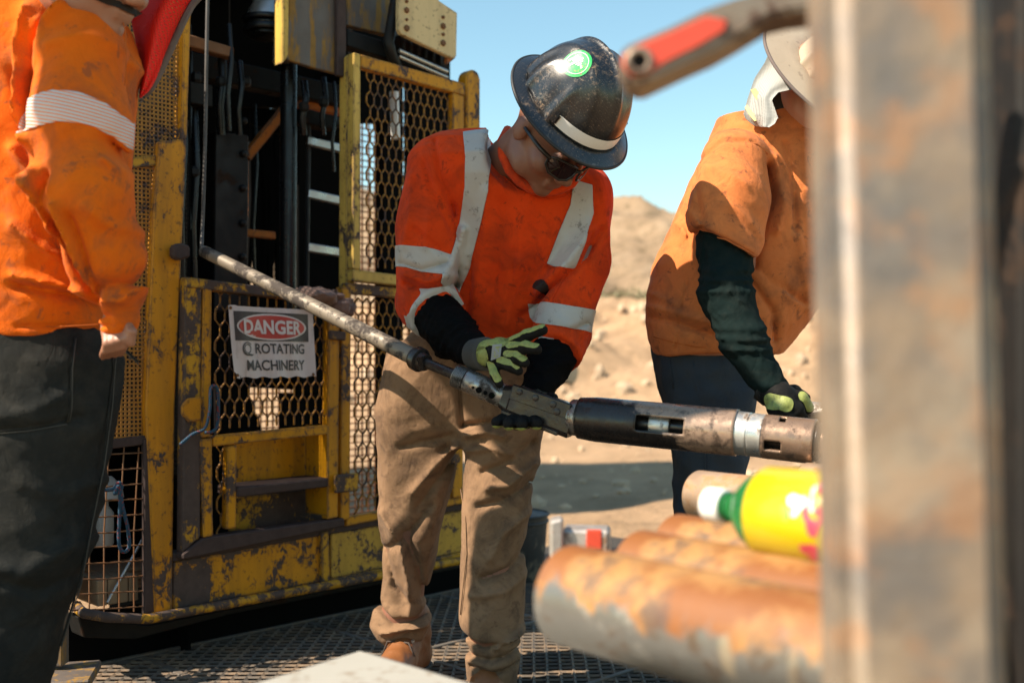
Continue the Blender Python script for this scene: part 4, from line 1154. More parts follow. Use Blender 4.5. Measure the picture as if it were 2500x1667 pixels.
# boots
def boot(nm, ank, toe, z0):
    e = empty(nm, (ank[0], ank[1], z0), parent=p2)
    fw = nrm(np.array([toe[0] - ank[0], toe[1] - ank[1], 0])); heel = np.array([ank[0], ank[1], 0]) - fw * .045
    def fn(p):
        d = cone(p, (ank[0], ank[1], z0 + .17), (heel[0] + fw[0] * .03, heel[1] + fw[1] * .03, z0 + .07), .052, .046)
        d = smin(d, cone(p, (heel[0], heel[1], z0 + .055), (toe[0], toe[1], z0 + .05), .042, .046), .03)
        d = smin(d, cone(p, (ank[0], ank[1], z0 + .12), (toe[0] - fw[0] * .04, toe[1] - fw[1] * .04, z0 + .06), .045, .04), .03)
        return smax(d, (z0 + .025) - p[2], .005)
    lo = np.array([min(ank[0], toe[0]) - .12, min(ank[1], toe[1]) - .12, z0 - .01]); hi = np.array([max(ank[0], toe[0]) + .12, max(ank[1], toe[1]) + .12, z0 + .26])
    v, f = nets(fn, lo, hi, .0048, lambda p: wrinkle(p, 51, .0015, 60)); mk('upper', v, f, M['boot'], e, 180)
    def fs(p): return smax(smax(cone(p, (heel[0], heel[1], z0 + .03), (toe[0], toe[1], z0 + .03), .046, .050), p[2] - z0 - .03, .004), z0 + .002 - p[2], .004)
    v, f = nets(fs, lo, hi, .0055); mk('sole', v, f, M['sole'], e, 180)
    sd = np.cross((0, 0, 1), fw)
    for i in range(5):
        c = np.array([ank[0], ank[1], z0 + .135 - i * .014]) + fw * (.056 + .018 * i)
        G().tube([c - sd * .028, c + fw * .008 + (0, 0, .004), c + sd * .028], .0033, 6).build('lace', M['lace'], e, 180)
        for s in (-1, 1): G().lathe(c + sd * .03 * s - fw * .004, c + sd * .03 * s + fw * .006, [(0, .005), (1, .004)], 8).build('eyelet', M['bare_metal'], e)
    c = np.array([ank[0], ank[1], z0 + .12]) + fw * .085
    for s in (-1, 1): G().tube([c, c + sd * s * .03 + fw * .02 + (0, 0, .005), c + sd * s * .045 + fw * .015 - (0, 0, .03), c + sd * s * .02 + fw * .01 - (0, 0, .035), c], .0025, 6).build('lace', M['lace'], e, 180)
boot('boot', P(1004, 1560, 2.94), P(945, 1620, 2.76), .0)
boot('boot', P(1205, 1690, 2.82), P(1190, 1690, 2.68), .0)

# hard hat
def hat(parent, c, Mx, a, b, hgt, m_dome, m_trim, brim=.036, name='hard_hat', droop=.010, ridge=True):
    e = empty(name, tuple(c), parent=parent)
    prof = []
    n = 26
    for i in range(n + 1):
        t_ = i / n * math.pi / 2
        prof.append((math.sin(t_) ** .92, math.cos(t_) ** .95 * hgt))
    nt = 120; v, f = [], []
    rows = []
    for rho, z in prof: rows.append((rho, 0.0, z))
    for i in range(1, 7): rows.append((1.0, brim * i / 6, .004 * (1 - i / 6) - droop * (i / 6) ** 1.5))
    rows.append((1.0, brim, -droop - .005)); rows.append((.97, brim * .5, -droop * .4 - .006)); rows.append((.95, 0.0, -.004)); rows.append((.02, 0, -.002))
    for j, (rho, ex, z) in enumerate(rows):
        for i in range(nt):
            th = 2 * math.pi * i / nt
            x, y = (b * rho + ex) * math.cos(th), (a * rho + ex * (1.15 if math.sin(th) < 0 else 1.0)) * math.sin(th)
            zz = z
            if j <= n and ridge:
                zz += .012 * math.exp(-(x / .0075) ** 2) * (1 - .8 * rho ** 6)
                for s in (-1, 1): zz += .004 * math.exp(-((abs(x) - .055) / .012) ** 2) * (1 - rho ** 4)
                if rho > .75:
                    q = max(0.0, (rho - .75) / .25)
                    for th0 in (2.75, 3.55, 5.87, .4, 2.35, .8):
                        da = abs((th - th0 + math.pi) % (2 * math.pi) - math.pi)
                        k_ = .009 * math.exp(-(da / .10) ** 2) * q
                        x += k_ * math.cos(th); y += k_ * math.sin(th)
            v.append((x, y, zz))
    for j in range(len(rows) - 1):
        for i in range(nt):
            i2 = (i + 1) % nt
            f.append((j * nt + i, (j + 1) * nt + i, (j + 1) * nt + i2, j * nt + i2))
    v = np.array(v) @ Mx.T + c
    f = np.array(f)
    mk('shell', v, f, m_dome, e, 50)
    g = G(); jr = len(prof) + 5
    g.tube([v[jr * nt + i] - Mx[:, 2] * .003 for i in list(range(nt)) + [0]], .0042, 8, False)
    g.build('brim_trim', m_trim, e, 180)
    return e, v, f
k = N('muddy_carbon_shell')
wv = k.math('MULTIPLY', k.wave(60, (0, 0, .8)), k.wave(60, (0, .8, 0)))
c = k.mix(wv, (.007, .0085, .011), (.016, .018, .022))
mud = k.step(k.noise(85, 8, .8, dist=.5), .53, .60)
zc = k.noise(9, 3, .5)
mud = k.math('MULTIPLY', mud, k.step(zc, .44, .66))
mc = k.mix(k.noise(60, 4), (.36, .24, .15), (.22, .145, .09))
c = k.mix(k.math('MULTIPLY', mud, .9), c, mc)
fl = k.step(k.noise(260, 4, .7), .60, .66)
c = k.mix(k.math('MULTIPLY', fl, .38), c, (.32, .25, .18))
scr = k.step(k.noise(35, 5, .7, (1, .12, 1), 0, (.3, .5, .7)), .62, .68)
c = k.mix(k.math('MULTIPLY', scr, .25), c, (.30, .26, .22))
rg = k.ramp(k.math('ADD', mud, k.math('MULTIPLY', k.noise(18, 4), .5)), [(.1, .24), (.5, .42), (1, .85)])
M['carbon'] = k.out(c, rg, 0, k.bump(k.math('ADD', mud, k.math('MULTIPLY', wv, .08)), .25, .0012), Coat_Weight=.25, Coat_Roughness=.15)
M['trim_black'] = plain('black_rubber_trim', (.012, .012, .013), .6)
he, hv, hf = hat(p2, HB, HM, .136, .116, .150, M['carbon'], M['trim_black'], .033)
hl = (hv - HB) @ HM
def loc_field(fn): return lambda q: fn((q - HB) @ HM)
part('reflective_band', clip(hv, hf, loc_field(lambda q: np.minimum(np.minimum(q[:, 2] - .007, .034 - q[:, 2]), np.minimum(.102 - np.abs(q[:, 0]), -.01 - q[:, 1]))), .0018, 1), M['white_plastic'], he)
# round sticker on the crown
px_, py_ = proj(hv)
okv = np.where((np.hypot(px_ - 1404, py_ - 156) < 30) & (hl[:, 2] > .02))[0]
ic = okv[np.argmin(np.hypot(px_[okv] - 1404, py_[okv] - 156) + 40 * (hv[okv, 1] - hv[okv, 1].min()) * 10)]
SCN = hv[ic]; sn = nrm(vnormals(hv, hf)[ic]); 
if sn @ nrm(SCN - HB) < 0: sn = -sn
sup = nrm(HM[:, 2] * .7 + HM[:, 0] * -.3 - sn * ((HM[:, 2] * .7 + HM[:, 0] * -.3) @ sn)); srt = nrm(np.cross(sup, sn))
if srt[0] < 0: srt = -srt
def sfield(fn):
    def g_(q):
        d = q - SCN
        return np.where(np.abs(d @ sn) < .02, fn(d @ srt, d @ sup), -1)
    return g_
osn = 1.0 if (vnormals(hv, hf)[ic] @ sn) > 0 else -1.0
k = N('green_sticker')
c = k.mix(k.noise(40, 3), (.03, .40, .10), (.05, .50, .14)); c = k.mix(k.step(k.noise(70, 5, .7), .60, .66), c, (.35, .22, .12))
M['green'] = k.out(c, .4)
M['st_white'] = plain('sticker_white', (.75, .85, .75), .4, 0, .1)
part('round_sticker', clip(hv, hf, sfield(lambda a, b: .033 - np.hypot(a, b)), .0012 * osn, 2), M['green'], he)
part('sticker_print', clip(hv, hf, sfield(lambda a, b: np.minimum(.0007 - np.abs(np.hypot(a, b) - .0262), 1)), .002 * osn, 3), M['st_white'], he)
for x0, b0, b1, wd in ((-.015, -.013, .010, .0024), (-.009, -.006, .012, .0022), (-.003, -.016, .017, .0024), (.003, -.004, .014, .0014), (.0075, -.001, .009, .0013), (.012, .003, .007, .0022), (.0165, .002, .0065, .0014)):
    part('sticker_print', clip(hv, hf, sfield(lambda a, b: np.minimum(wd - np.abs(a - x0), np.minimum(b - b0, b1 - b))), .002 * osn, 3), M['st_white'], he)
# bosses beside the band
for th in (3.62, 5.80):
    x, y = .118 * math.cos(th), .138 * math.sin(th)
    c = HB + HM @ np.array([x, y, .022]); ot = nrm(HM @ np.array([math.cos(th), math.sin(th), 0]))
    tg = nrm(np.cross(HM[:, 2], ot))
    G().box(c, ot * .007, tg * .010, HM[:, 2] * .014).build('slot_boss', M['carbon'], he, bevel=.004, seg=2)
# safety glasses
ge = empty('safety_glasses', tuple(HC), parent=p2)
k = N('dark_lens'); M['lens'] = k.out((.02, .008, .007), .06, 0, None, Specular_IOR_Level=.8, Coat_Weight=.4)
M['frame'] = plain('black_glasses_frame', (.012, .012, .012), .35)
def HL(x, y, z): return HC + HM @ (np.array([x, y, z]) * 1.10)
for s in (-1, 1):
    out = [(.006, .012), (.010, .022), (.030, .026), (.054, .023), (.064, .014), (.062, -.004), (.052, -.017), (.030, -.021), (.014, -.015), (.007, -.002)]
    def bend(x): return -.119 + .95 * x * x / .11 * 1.0 + .028 * max(0, x - .045) * 10 * .3
    fr = [HL(s * x, bend(x), z - .002) for x, z in out]
    if s > 0: fr = fr[::-1]
    cen = sum(fr) / len(fr) + HM @ np.array([0, -.004, 0])
    vv = fr + [cen] + [q - HM @ np.array([0, -.003, 0]) for q in fr]
    n_ = len(fr)
    mk('lens', vv, [(i, (i + 1) % n_, n_) for i in range(n_)] + [(i, i + n_ + 1, (i + 1) % n_ + n_ + 1, (i + 1) % n_) for i in range(n_)], M['lens'], ge, 60)
    G().tube(fr + [fr[0]], .0030, 8).build('rim', M['frame'], ge, 180)
    G().tube([HL(s * .062, bend(.062) - .002, .012), HL(s * .076, -.06, .012), HL(s * .084, .0, .008)], [.0055, .0055, .004], 8).build('temple', M['frame'], ge, 180)
G().tube([HL(-.009, -.119, .012), HL(0, -.121, .014), HL(.009, -.119, .012)], .0035, 8).build('bridge', M['frame'], ge, 180)
M['chain'] = plain('steel_neck_chain', (.5, .48, .45), .3, .9)
G().tube([P(1252, 322, 2.60), P(1241, 345, 2.585), P(1242, 372, 2.57)], .0024, 6).build('neck_chain', M['chain'], p2, 180)

# gloves
def glove(parent, segs, palm, pads, cuff_seg, label=None, h=.0034, pad_up=(0, 0, 1), text=None):
    e = empty('glove', tuple(P(*palm[0][:3])), parent=parent)
    def fn(p):
        d = limb(p, palm, .01, 1.0)
        for s in segs:
            d = smin(d, limb(p, s, .006), .007)
        return d
    allp = [q for s in segs for q in s] + list(palm)
    lo, hi = box_of(allp, .05)
    v, f = nets(fn, lo, hi, h, lambda p: wrinkle(p, 61, .0010, 150))
    mk('glove_shell', v, f, M['glove_black'], e, 180)
    up = nrm(pad_up)
    for pd, wd, sh in pads:
        q = [P(*u[:3]) for u in pd]; rr = [u[3] / F * u[2] for u in pd]
        def fld(x):
            best = np.full(len(x), -9.0)
            for (a, ra), (b, rb) in zip(zip(q[:-1], rr[:-1]), zip(q[1:], rr[1:])):
                a2, b2 = a + up * ra * sh, b + up * rb * sh
                ab = b2 - a2; t_ = np.clip((x - a2) @ ab / (ab @ ab), 0, 1)
                dd = np.linalg.norm(x - a2 - t_[:, None] * ab, axis=1)
                best = np.maximum(best, (ra + t_ * (rb - ra)) * wd - dd)
            return best
        part('knuckle_pad', clip(v, f, fld, .0022, 1), M['glove_pad'], e)
    if cuff_seg:
        a, b, r0, r1 = cuff_seg
        A, B = P(*a), P(*b); g = G(); n_ = 13
        for i in range(n_):
            t_ = i / (n_ - 1); g.lathe(A + (B - A) * (t_ - .035), A + (B - A) * (t_ + .035), [(0, (r0 + (r1 - r0) * t_) * .96), (.5, r0 + (r1 - r0) * t_), (1, (r0 + (r1 - r0) * t_) * .96)], 24)
        g.build('ribbed_cuff', M['ribs'], e, 60)
    return e, v, f
# hand on top, fingers spread to the right
PALM1 = [(1192, 864, 2.42, 33), (1222, 862, 2.385, 35), (1240, 862, 2.37, 26)]
S1 = [[(1245, 840, 2.37, 15), (1288, 820, 2.335, 14.5), (1325, 806, 2.32, 13)],
      [(1248, 856, 2.36, 15), (1284, 849, 2.31, 14.5), (1311, 853, 2.29, 13)],
      [(1240, 874, 2.36, 14), (1266, 876, 2.32, 14), (1282, 885, 2.31, 12.5)],
      [(1226, 888, 2.36, 13.5), (1250, 896, 2.33, 13), (1266, 905, 2.325, 12)],
      [(1203, 894, 2.38, 13), (1209, 918, 2.35, 12.5), (1219, 936, 2.345, 12)]]
tc = (-.35, -.42, .84)
e1, gv, gf = glove(p2, S1, PALM1, [(s, .70, .85) for s in S1] + [([(1186, 850, 2.42, 28), (1230, 848, 2.38, 28)], 1.0, .6), ([(1192, 880, 2.41, 26), (1222, 876, 2.38, 26)], .95, .6)], ((1160, 866, 2.455), (1186, 864, 2.42), .037, .039), pad_up=tc)
lb = on_surface(gv, gf, [(1203, 842), (1226, 840), (1222, 872), (1199, 880)], 2.40, .0045)
mk('glove_label', lb, [(0, 1, 2, 3)], M['glove_grey'], e1)
tv, tf_ = textmesh('COR', .02)
mk('glove_lettering', [(lambda q: (lb[3] * (1 - q[0]) + lb[0] * q[0]) * (1 - (.78 - .5 * q[1])) + (lb[2] * (1 - q[0]) + lb[1] * q[0]) * (.78 - .5 * q[1]) + np.array([0, -.0012, 0]))((.12 + .76 * q[0], q[1])) for q in tv], tf_, M['glove_pad'], e1)
# hand under the tool, finger ends towards the viewer
PALM2 = [(1300, 985, 2.50, 36), (1278, 1010, 2.43, 36), (1262, 1016, 2.40, 34)]
S2 = [[(1268, 1012, 2.42, 15), (1228, 1024, 2.37, 15), (1212, 1030, 2.345, 14)],
      [(1276, 1014, 2.41, 16), (1250, 1028, 2.355, 16), (1242, 1034, 2.33, 15)],
      [(1285, 1014, 2.41, 16), (1276, 1030, 2.345, 16), (1273, 1035, 2.32, 15)],
      [(1298, 1010, 2.42, 16), (1306, 1028, 2.35, 16), (1311, 1033, 2.325, 15)],
      [(1318, 985, 2.48, 15), (1345, 972, 2.45, 14), (1352, 972, 2.42, 12)]]
glove(p2, S2, PALM2, [(s, .78, .9) for s in S2[:4]], ((1306, 962, 2.515), (1296, 985, 2.49), .037, .036), pad_up=(0, -.15, -1))

# ================================================================ the worker on the left, from behind
p1 = empty('person', (P(80, 875, 2.093)[0], 2.093, -.09), 'worker seen from behind in bright orange long-sleeved shirt, hand in jeans pocket', 'person')
T1 = [(-90, -40, 215, 2.120, .10), (-40, -90, 245, 2.120, .13), (0, -115, 262, 2.120, .14), (60, -130, 308, 2.120, .15), (140, -140, 334, 2.120, .155), (240, -150, 332, 2.120, .155), (400, -160, 305, 2.120, .15), (600, -160, 282, 2.120, .15), (720, -160, 264, 2.120, .15), (820, -160, 256, 2.120, .145)]
A1 = [(190, 120, 1.981, 112), (190, 300, 1.934, 118), (205, 470, 1.916, 108), (256, 640, 1.944, 86), (288, 775, 1.985, 52)]
J1 = [(790, -165, 252, 2.120, .14), (880, -170, 288, 2.120, .15), (1000, -172, 276, 2.120, .15), (1100, -176, 262, 2.120, .145), (1250, -185, 238, 2.111, .14), (1420, -200, 196, 2.102, .13), (1500, -210, 152, 2.102, .12), (1667, -215, 112, 2.093, .115), (1950, -225, 78, 2.093, .11), (2100, -230, 66, 2.093, .11)]
HC1, HM1 = P(240, -86, 1.972), rotm(72, 25, 0)
def body1(p):
    d = head_sdf(p, HC1, HM1)
    d = smin(d, cone(p, P(130, 20, 2.120), HC1 + HM1 @ np.array([0, .03, -.06]), .07, .06), .03)
    d = smin(d, stack(p, shr(T1, .85)), .03)
    d = smin(d, limb(p, sl(A1, .42)), .03)
    d = smin(d, stack(p, shr(J1, .85)), .03)
    # wrist and hand going into the pocket
    d = smin(d, limb(p, [(287, 740, 1.990, 30), (286, 790, 2.000, 28)], .02), .02)
    return d
v, f = nets(body1, (-1.28, 1.80, -.09), (-.55, 2.34, 1.80), .0075)
part('body', (v, f), M['skin_tan'], p1)
v, f = nets(lambda p: head_sdf(p, HC1, HM1), HC1 - .16, HC1 + .16, .005)
part('face', (v, f), M['skin_tan'], p1)
# beard and moustache, a shell over chin and lip
M['hair'] = plain('dark_hair', (.015, .010, .008), .9, 0, .3, 200, .8)
part('moustache', clip(v, f, lambda q: (lambda L: np.minimum(np.minimum(-.046 - L[:, 2], L[:, 2] + .060), -.06 - L[:, 1]))((q - HC1) @ HM1), .005, 1), M['hair'], p1)
def hand1(p):
    d = limb(p, [(286, 770, 1.995, 29), (284, 800, 1.995, 31), (284, 824, 1.998, 30)], .02)
    for i, x in enumerate((258, 274, 290, 305)):
        d = smin(d, limb(p, [(x, 812 - i * 3, 1.978, 11.5), (x + 3, 838 - i * 4, 1.966, 10.5), (x - 2, 856 - i * 4, 1.975, 10), (x - 10, 872 - i * 3, 2.01, 9)], .003), .0035)
    return smin(d, limb(p, [(306, 785, 1.975, 13), (322, 810, 1.962, 11), (322, 838, 1.968, 9.5)], .006), .008)
lo, hi = box_of([(250, 735, 1.94), (345, 895, 2.02)], .03)
v, f = nets(hand1, lo, hi, .0036, lambda p: wrinkle(p, 77, .0007, 180))
part('hand', (v, f), M['skin_tan'], p1)
def shirt1(p):
    d = stack(p, T1, 2.3)
    d = smin(d, limb(p, A1, .03), .016)
    return d
def fold1(p):
    g = wrinkle(p, 71, .0055, 14, (1, 1, .5), 3) + wrinkle(p, 72, .0012, 55)
    for pts, a, w_ in (([(95, 20), (80, 120), (70, 220), (75, 320)], -.022, .013), ([(40, 0), (30, 120), (45, 260), (75, 360)], .016, .018), ([(150, 10), (105, 70), (80, 160)], .013, .016),
        ([(0, 160), (30, 280), (70, 380), (80, 430)], -.012, .013), ([(75, 400), (95, 450), (125, 520)], .014, .014), ([(80, 470), (130, 500), (150, 440)], -.012, .011), ([(130, 520), (170, 600), (228, 730)], -.020, .012), ([(112, 430), (128, 500), (132, 560)], .010, .010),
        ([(175, 520), (200, 600), (218, 680), (228, 716)], .016, .009), ([(205, 540), (228, 640), (236, 720)], -.008, .009), ([(0, 350), (50, 420), (110, 480)], .012, .014), ([(0, 540), (60, 590), (100, 620)], .010, .012),
        ([(0, 690), (110, 710), (220, 750)], -.012, .013), ([(0, 670), (100, 690), (200, 720)], .010, .012), ([(150, 760), (200, 768), (248, 770)], -.010, .009), ([(0, 792), (120, 796), (250, 792)], -.005, .006),
        ([(275, 350), (300, 395), (322, 420)], -.014, .010), ([(285, 400), (310, 420), (330, 410)], .010, .010), ([(240, 700), (300, 690), (345, 660)], -.010, .010), ([(235, 735), (300, 735), (340, 700)], .009, .010),
        ([(335, 90), (322, 150), (320, 230)], -.014, .009), ([(250, 520), (290, 560), (330, 560)], .005, .015), ([(130, 120), (230, 90), (300, 110)], .006, .02)):
        g = g + fold(p, pts, 1.916, a * 1.9, w_ * .85)
    return g
lv, lf = garment('shirt', shirt1, (-1.13, 1.74, .90), (-.57, 2.34, 1.80), .0058, fold1, M['orange'], p1)
part('sleeve_tape', patch_px(lv, lf, [(40, 250), (104, 240), (150, 232), (205, 234), (255, 252), (300, 288), (345, 320), (345, 400), (315, 372), (270, 330), (230, 312), (170, 308), (105, 318), (40, 330)], 1.879, .0022, 1, 1.981), M['tape_striped'], p1)
def jeans1(p): return stack(p, J1, 2.4)
def fj1(p):
    g = wrinkle(p, 81, .006, 14, (1, 1, .9)) + wrinkle(p, 82, .0014, 60)
    for pts, a, w_ in (([(0, 1052), (100, 1040), (170, 1020)], -.010, .008), ([(0, 1020), (90, 1000), (165, 960)], .007, .014), ([(262, 870), (270, 940), (268, 1000)], -.014, .010), ([(0, 1380), (60, 1400), (150, 1350)], .010, .018), ([(20, 1420), (80, 1450), (160, 1420)], -.010, .014), ([(60, 1180), (130, 1210), (210, 1190)], .007, .016)):
        g = g + fold(p, pts, 1.990, a, w_)
    return g
jv, jf = garment('jeans', jeans1, (-1.25, 1.90, -.08), (-.66, 2.34, .98), .0068, fj1, M['jeans_dark'], p1)
for q in ([(168, 822), (170, 900), (166, 1000), (160, 1030)], [(222, 820), (226, 900), (222, 1000), (208, 1150), (180, 1300), (140, 1450), (110, 1600)], [(228, 820), (246, 852), (285, 884)], [(0, 1050), (80, 1044), (162, 1030)]):
    seam(p1, on_surface(jv, jf, q, 2.000, 0.0), M['jeans_dark'], .0022)
M['seam_dust'] = plain('dusty_seam', (.060, .056, .048), .9)
for q in ([(170, 826), (173, 900), (169, 1000), (163, 1030)], [(226, 826), (230, 900), (226, 1000), (212, 1150), (184, 1300), (144, 1450), (114, 1600)], [(0, 1056), (80, 1050), (160, 1036)], [(232, 826), (250, 858), (286, 890)]):
    seam(p1, on_surface(jv, jf, q, 2.0, .0012), M['seam_dust'], .0011)
part('back_pocket', patch_px(jv, jf, [(-20, 850), (160, 842), (162, 1025), (80, 1046), (-20, 1052)], 2.0, .003, 1, 2.1), M['jeans_dark'], p1)
M['orange_seam'] = plain('dark_orange_thread', (.42, .085, .004), .9)
seam(p1, on_surface(lv, lf, [(0, 792), (120, 797), (250, 793)], 1.99, .0005), M['orange_seam'], .0011)
seam(p1, on_surface(lv, lf, [(300, 20), (322, 90), (332, 170), (334, 230)], 1.99, .0005), M['orange_seam'], .0012)
c = on_surface(jv, jf, [(229, 834)], 2.000, .001)[0]
G().lathe(c, c + np.array([0, -.003, 0]), [(0, .0045), (1, .003)], 10).build('rivet', M['bare_metal'], p1)
# red hard hat out of the frame and its red mesh shade
M['red_hat'] = plain('red_hat_shell', (.55, .02, .008), .35, 0, .15)
hat(p1, HC1 + HM1 @ np.array([0, .004, .055]), HM1, .124, .107, .118, M['red_hat'], M['red_hat'], .03)
k = N('red_mesh_cloth')
dots = k.math('MULTIPLY', k.wave(66, (0, 0, 0)), k.wave(66, (0, 1.5708, 0)))
c = k.mix(k.step(dots, .62, .74), (.80, .014, .006), (.85, .10, .03))
M['red_mesh'] = k.out(c, .8, 0, k.bump(dots, .4, .002), Alpha=k.ramp(dots, [(.60, 1.0), (.72, .25)]))
M['grey_trim'] = plain('grey_cloth_trim', (.13, .10, .09), .9)
def curtain(name, left, right, Yf, m, parent, trim=None, n=24, mm=16, tw=.005):
    """a hanging sheet between two edges (px, py); Yf(s, t) its distance"""
    v = []
    def along(pl, t):
        L = np.cumsum([0] + [math.dist(a, b) for a, b in zip(pl[:-1], pl[1:])]); L /= L[-1]
        return np.array([np.interp(t, L, [a[0] for a in pl]), np.interp(t, L, [a[1] for a in pl])])
    for lay in (0, .0025):
        for i in range(n + 1):
            for j in range(mm + 1):
                q = along(left, i / n) * (1 - j / mm) + along(right, i / n) * j / mm
                v.append(P(q[0], q[1], Yf(j / mm, i / n)) + np.array([0, lay, 0]))
    w_ = mm + 1; o = (n + 1) * w_
    f = [(i * w_ + j, i * w_ + j + 1, (i + 1) * w_ + j + 1, (i + 1) * w_ + j) for i in range(n) for j in range(mm)]
    f += [tuple(reversed([a + o for a in q])) for q in f]
    bd = [(i * w_) for i in range(n + 1)] + [n * w_ + j for j in range(1, mm + 1)] + [i * w_ + mm for i in range(n - 1, -1, -1)]
    f += [(bd[i], bd[i + 1], bd[i + 1] + o, bd[i] + o) for i in range(len(bd) - 1)]
    ob = mk(name, v, f, m, parent, 60)
    return np.array(v), bd, ob
cv, bd, co_ = curtain('sun_shade', [(318, -10), (322, 60), (338, 140), (342, 205), (340, 238)], [(500, -20), (470, 12), (452, 45), (420, 115), (385, 190), (366, 222), (342, 240)], lambda s, t: 2.195 - .05 * math.sin(s * 3.0) + .012 * math.sin(9 * s + 3 * t), M['red_mesh'], p1)
edge = [cv[i] + np.array([0, -.002, 0]) for i in bd[25 + 16:]]
G().tube(edge, .0075, 6).build('shade_trim', M['grey_trim'], co_ if False else p1, 60)

# ================================================================ the worker on the right
p3 = empty('person', (P(1740, 875, 2.82)[0], 2.82, -.09), 'heavy worker in faded orange shirt and mesh neck shade leaning behind the rusty post', 'person')
T3 = [(278, 1850, 2020, 2.84, .08), (300, 1800, 2035, 2.84, .13), (330, 1752, 2045, 2.84, .16), (400, 1702, 2050, 2.84, .18), (520, 1648, 2052, 2.84, .19), (640, 1594, 2048, 2.84, .19), (720, 1576, 2018, 2.84, .185), (780, 1572, 1978, 2.84, .18), (830, 1580, 1935, 2.84, .175), (868, 1596, 1905, 2.84, .165)]
A3 = [(1795, 405, 2.66, 90), (1780, 500, 2.60, 96), (1766, 620, 2.57, 92)]
B3 = [(1770, 585, 2.60, 72), (1772, 720, 2.52, 66), (1815, 830, 2.48, 58), (1878, 942, 2.45, 42)]
J3 = [(815, 1586, 1860, 2.86, .15), (900, 1598, 1858, 2.86, .155), (960, 1612, 1850, 2.86, .15), (1080, 1643, 1828, 2.86, .12), (1140, 1645, 1822, 2.86, .115), (1250, 1645, 1816, 2.86, .11), (1400, 1652, 1804, 2.87, .105), (1560, 1655, 1795, 2.88, .10), (1760, 1655, 1790, 2.88, .10)]
HC3, HM3 = P(2005, 215, 2.72), rotm(75, 42, -6)
def body3(p):
    d = head_sdf(p, HC3, HM3, 1.03)
    d = smin(d, cone(p, P(1930, 330, 2.84), HC3 + HM3 @ np.array([0, .03, -.05]), .08, .066), .03)
    d = smin(d, stack(p, shr(T3, .88)), .03)
    d = smin(d, limb(p, sl(A3, .55)), .03); d = smin(d, limb(p, sl(B3, .7)), .02)
    return smin(d, stack(p, shr(J3, .82)), .03)
v, f = nets(body3, (.3, 2.4, -.1), (1.02, 3.08, 1.72), .0085)
part('body', (v, f), M['skin_red'], p3)
def shirt3(p):
    d = smin(stack(p, T3, 2.2), cone(p, P(1850, 330, 2.82), P(1985, 290, 2.80), .12, .08), .06)
    d = smin(d, cone(p, P(1915, 310, 2.78), P(1960, 240, 2.74), .085, .062), .03)
    return smin(d, smax(limb(p, A3, .03), (H - (596 - HY) / F * 2.57) - p[2] + (p[0] - P(1768, 0, 2.57)[0]) * -.55, .006), .02)
def fold3(p):
    g = wrinkle(p, 91, .0060, 14, (1, 1, .5), 3) + wrinkle(p, 92, .0014, 55)
    for pts, a, w_ in (([(1700, 580), (1690, 480), (1702, 400), (1760, 350), (1840, 355)], -.004, .006), ([(1880, 400), (1895, 480), (1870, 560), (1850, 640)], -.018, .012), ([(1900, 380), (1920, 500), (1905, 560)], .012, .014), ([(1930, 340), (1950, 440), (1955, 560)], -.010, .010), ([(1975, 350), (1985, 460)], .008, .012),
        ([(1840, 640), (1900, 690), (1990, 740)], -.013, .014), ([(1840, 680), (1900, 760), (1910, 830)], -.012, .012), ([(1860, 660), (1940, 720), (2000, 750)], .009, .013), ([(1960, 560), (1975, 660), (1995, 730)], .007, .016),
        ([(1590, 760), (1680, 790), (1780, 830)], -.010, .010), ([(1600, 740), (1690, 770), (1780, 800)], .008, .012), ([(1640, 560), (1610, 640), (1590, 720)], .006, .016), ([(1660, 500), (1690, 560)], .006, .012), ([(1690, 690), (1672, 780), (1665, 860)], -.004, .004), ([(1580, 690), (1660, 740)], .005, .01),
        ([(1760, 520), (1810, 560), (1850, 600)], .005, .014), ([(1720, 420), (1800, 470)], .004, .014)):
        g = g + fold(p, pts, 2.62, a * 1.5, w_ * .85, 2.80)
    return g
v, f = garment('shirt', shirt3, (.30, 2.44, .86), (.92, 3.08, 1.52), .006, fold3, M['orange_faded'], p3)
seam(p3, on_surface(v, f, [(1740, 366), (1790, 352), (1840, 362), (1868, 382)], 2.64, -.0015), M['orange_faded'], .0022)
seam(p3, on_surface(v, f, [(1708, 560), (1760, 590), (1800, 612), (1836, 630)], 2.55, -.001), M['orange_faded'], .002)
seam(p3, on_surface(v, f, [(1610, 820), (1640, 832), (1700, 846), (1770, 852)], 2.66, .0005), M['orange_seam'], .0012)
lo, hi = box_of(B3, .10)
garment('undersleeve', lambda p: limb(p, B3), lo, hi, .0052, lambda p: wrinkle(p, 95, .006, 42, (.7, .7, 1.7)) + wrinkle(p, 96, .002, 110), M['green_knit'], p3)
v, f = garment('jeans', lambda p: stack(p, J3, 2.4), (.34, 2.66, -.08), (.72, 3.06, .96), .0068, lambda p: wrinkle(p, 97, .006, 16) + wrinkle(p, 98, .0014, 60), M['jeans_blue'], p3)
seam(p3, on_surface(v, f, [(1690, 880), (1712, 1000), (1722, 1100), (1728, 1250), (1730, 1400)], 2.74, 0.0), M['jeans_blue'], .0022)
seam(p3, on_surface(v, f, [(1632, 850), (1642, 920), (1646, 950)], 2.74, 0.0), M['jeans_blue'], .002)
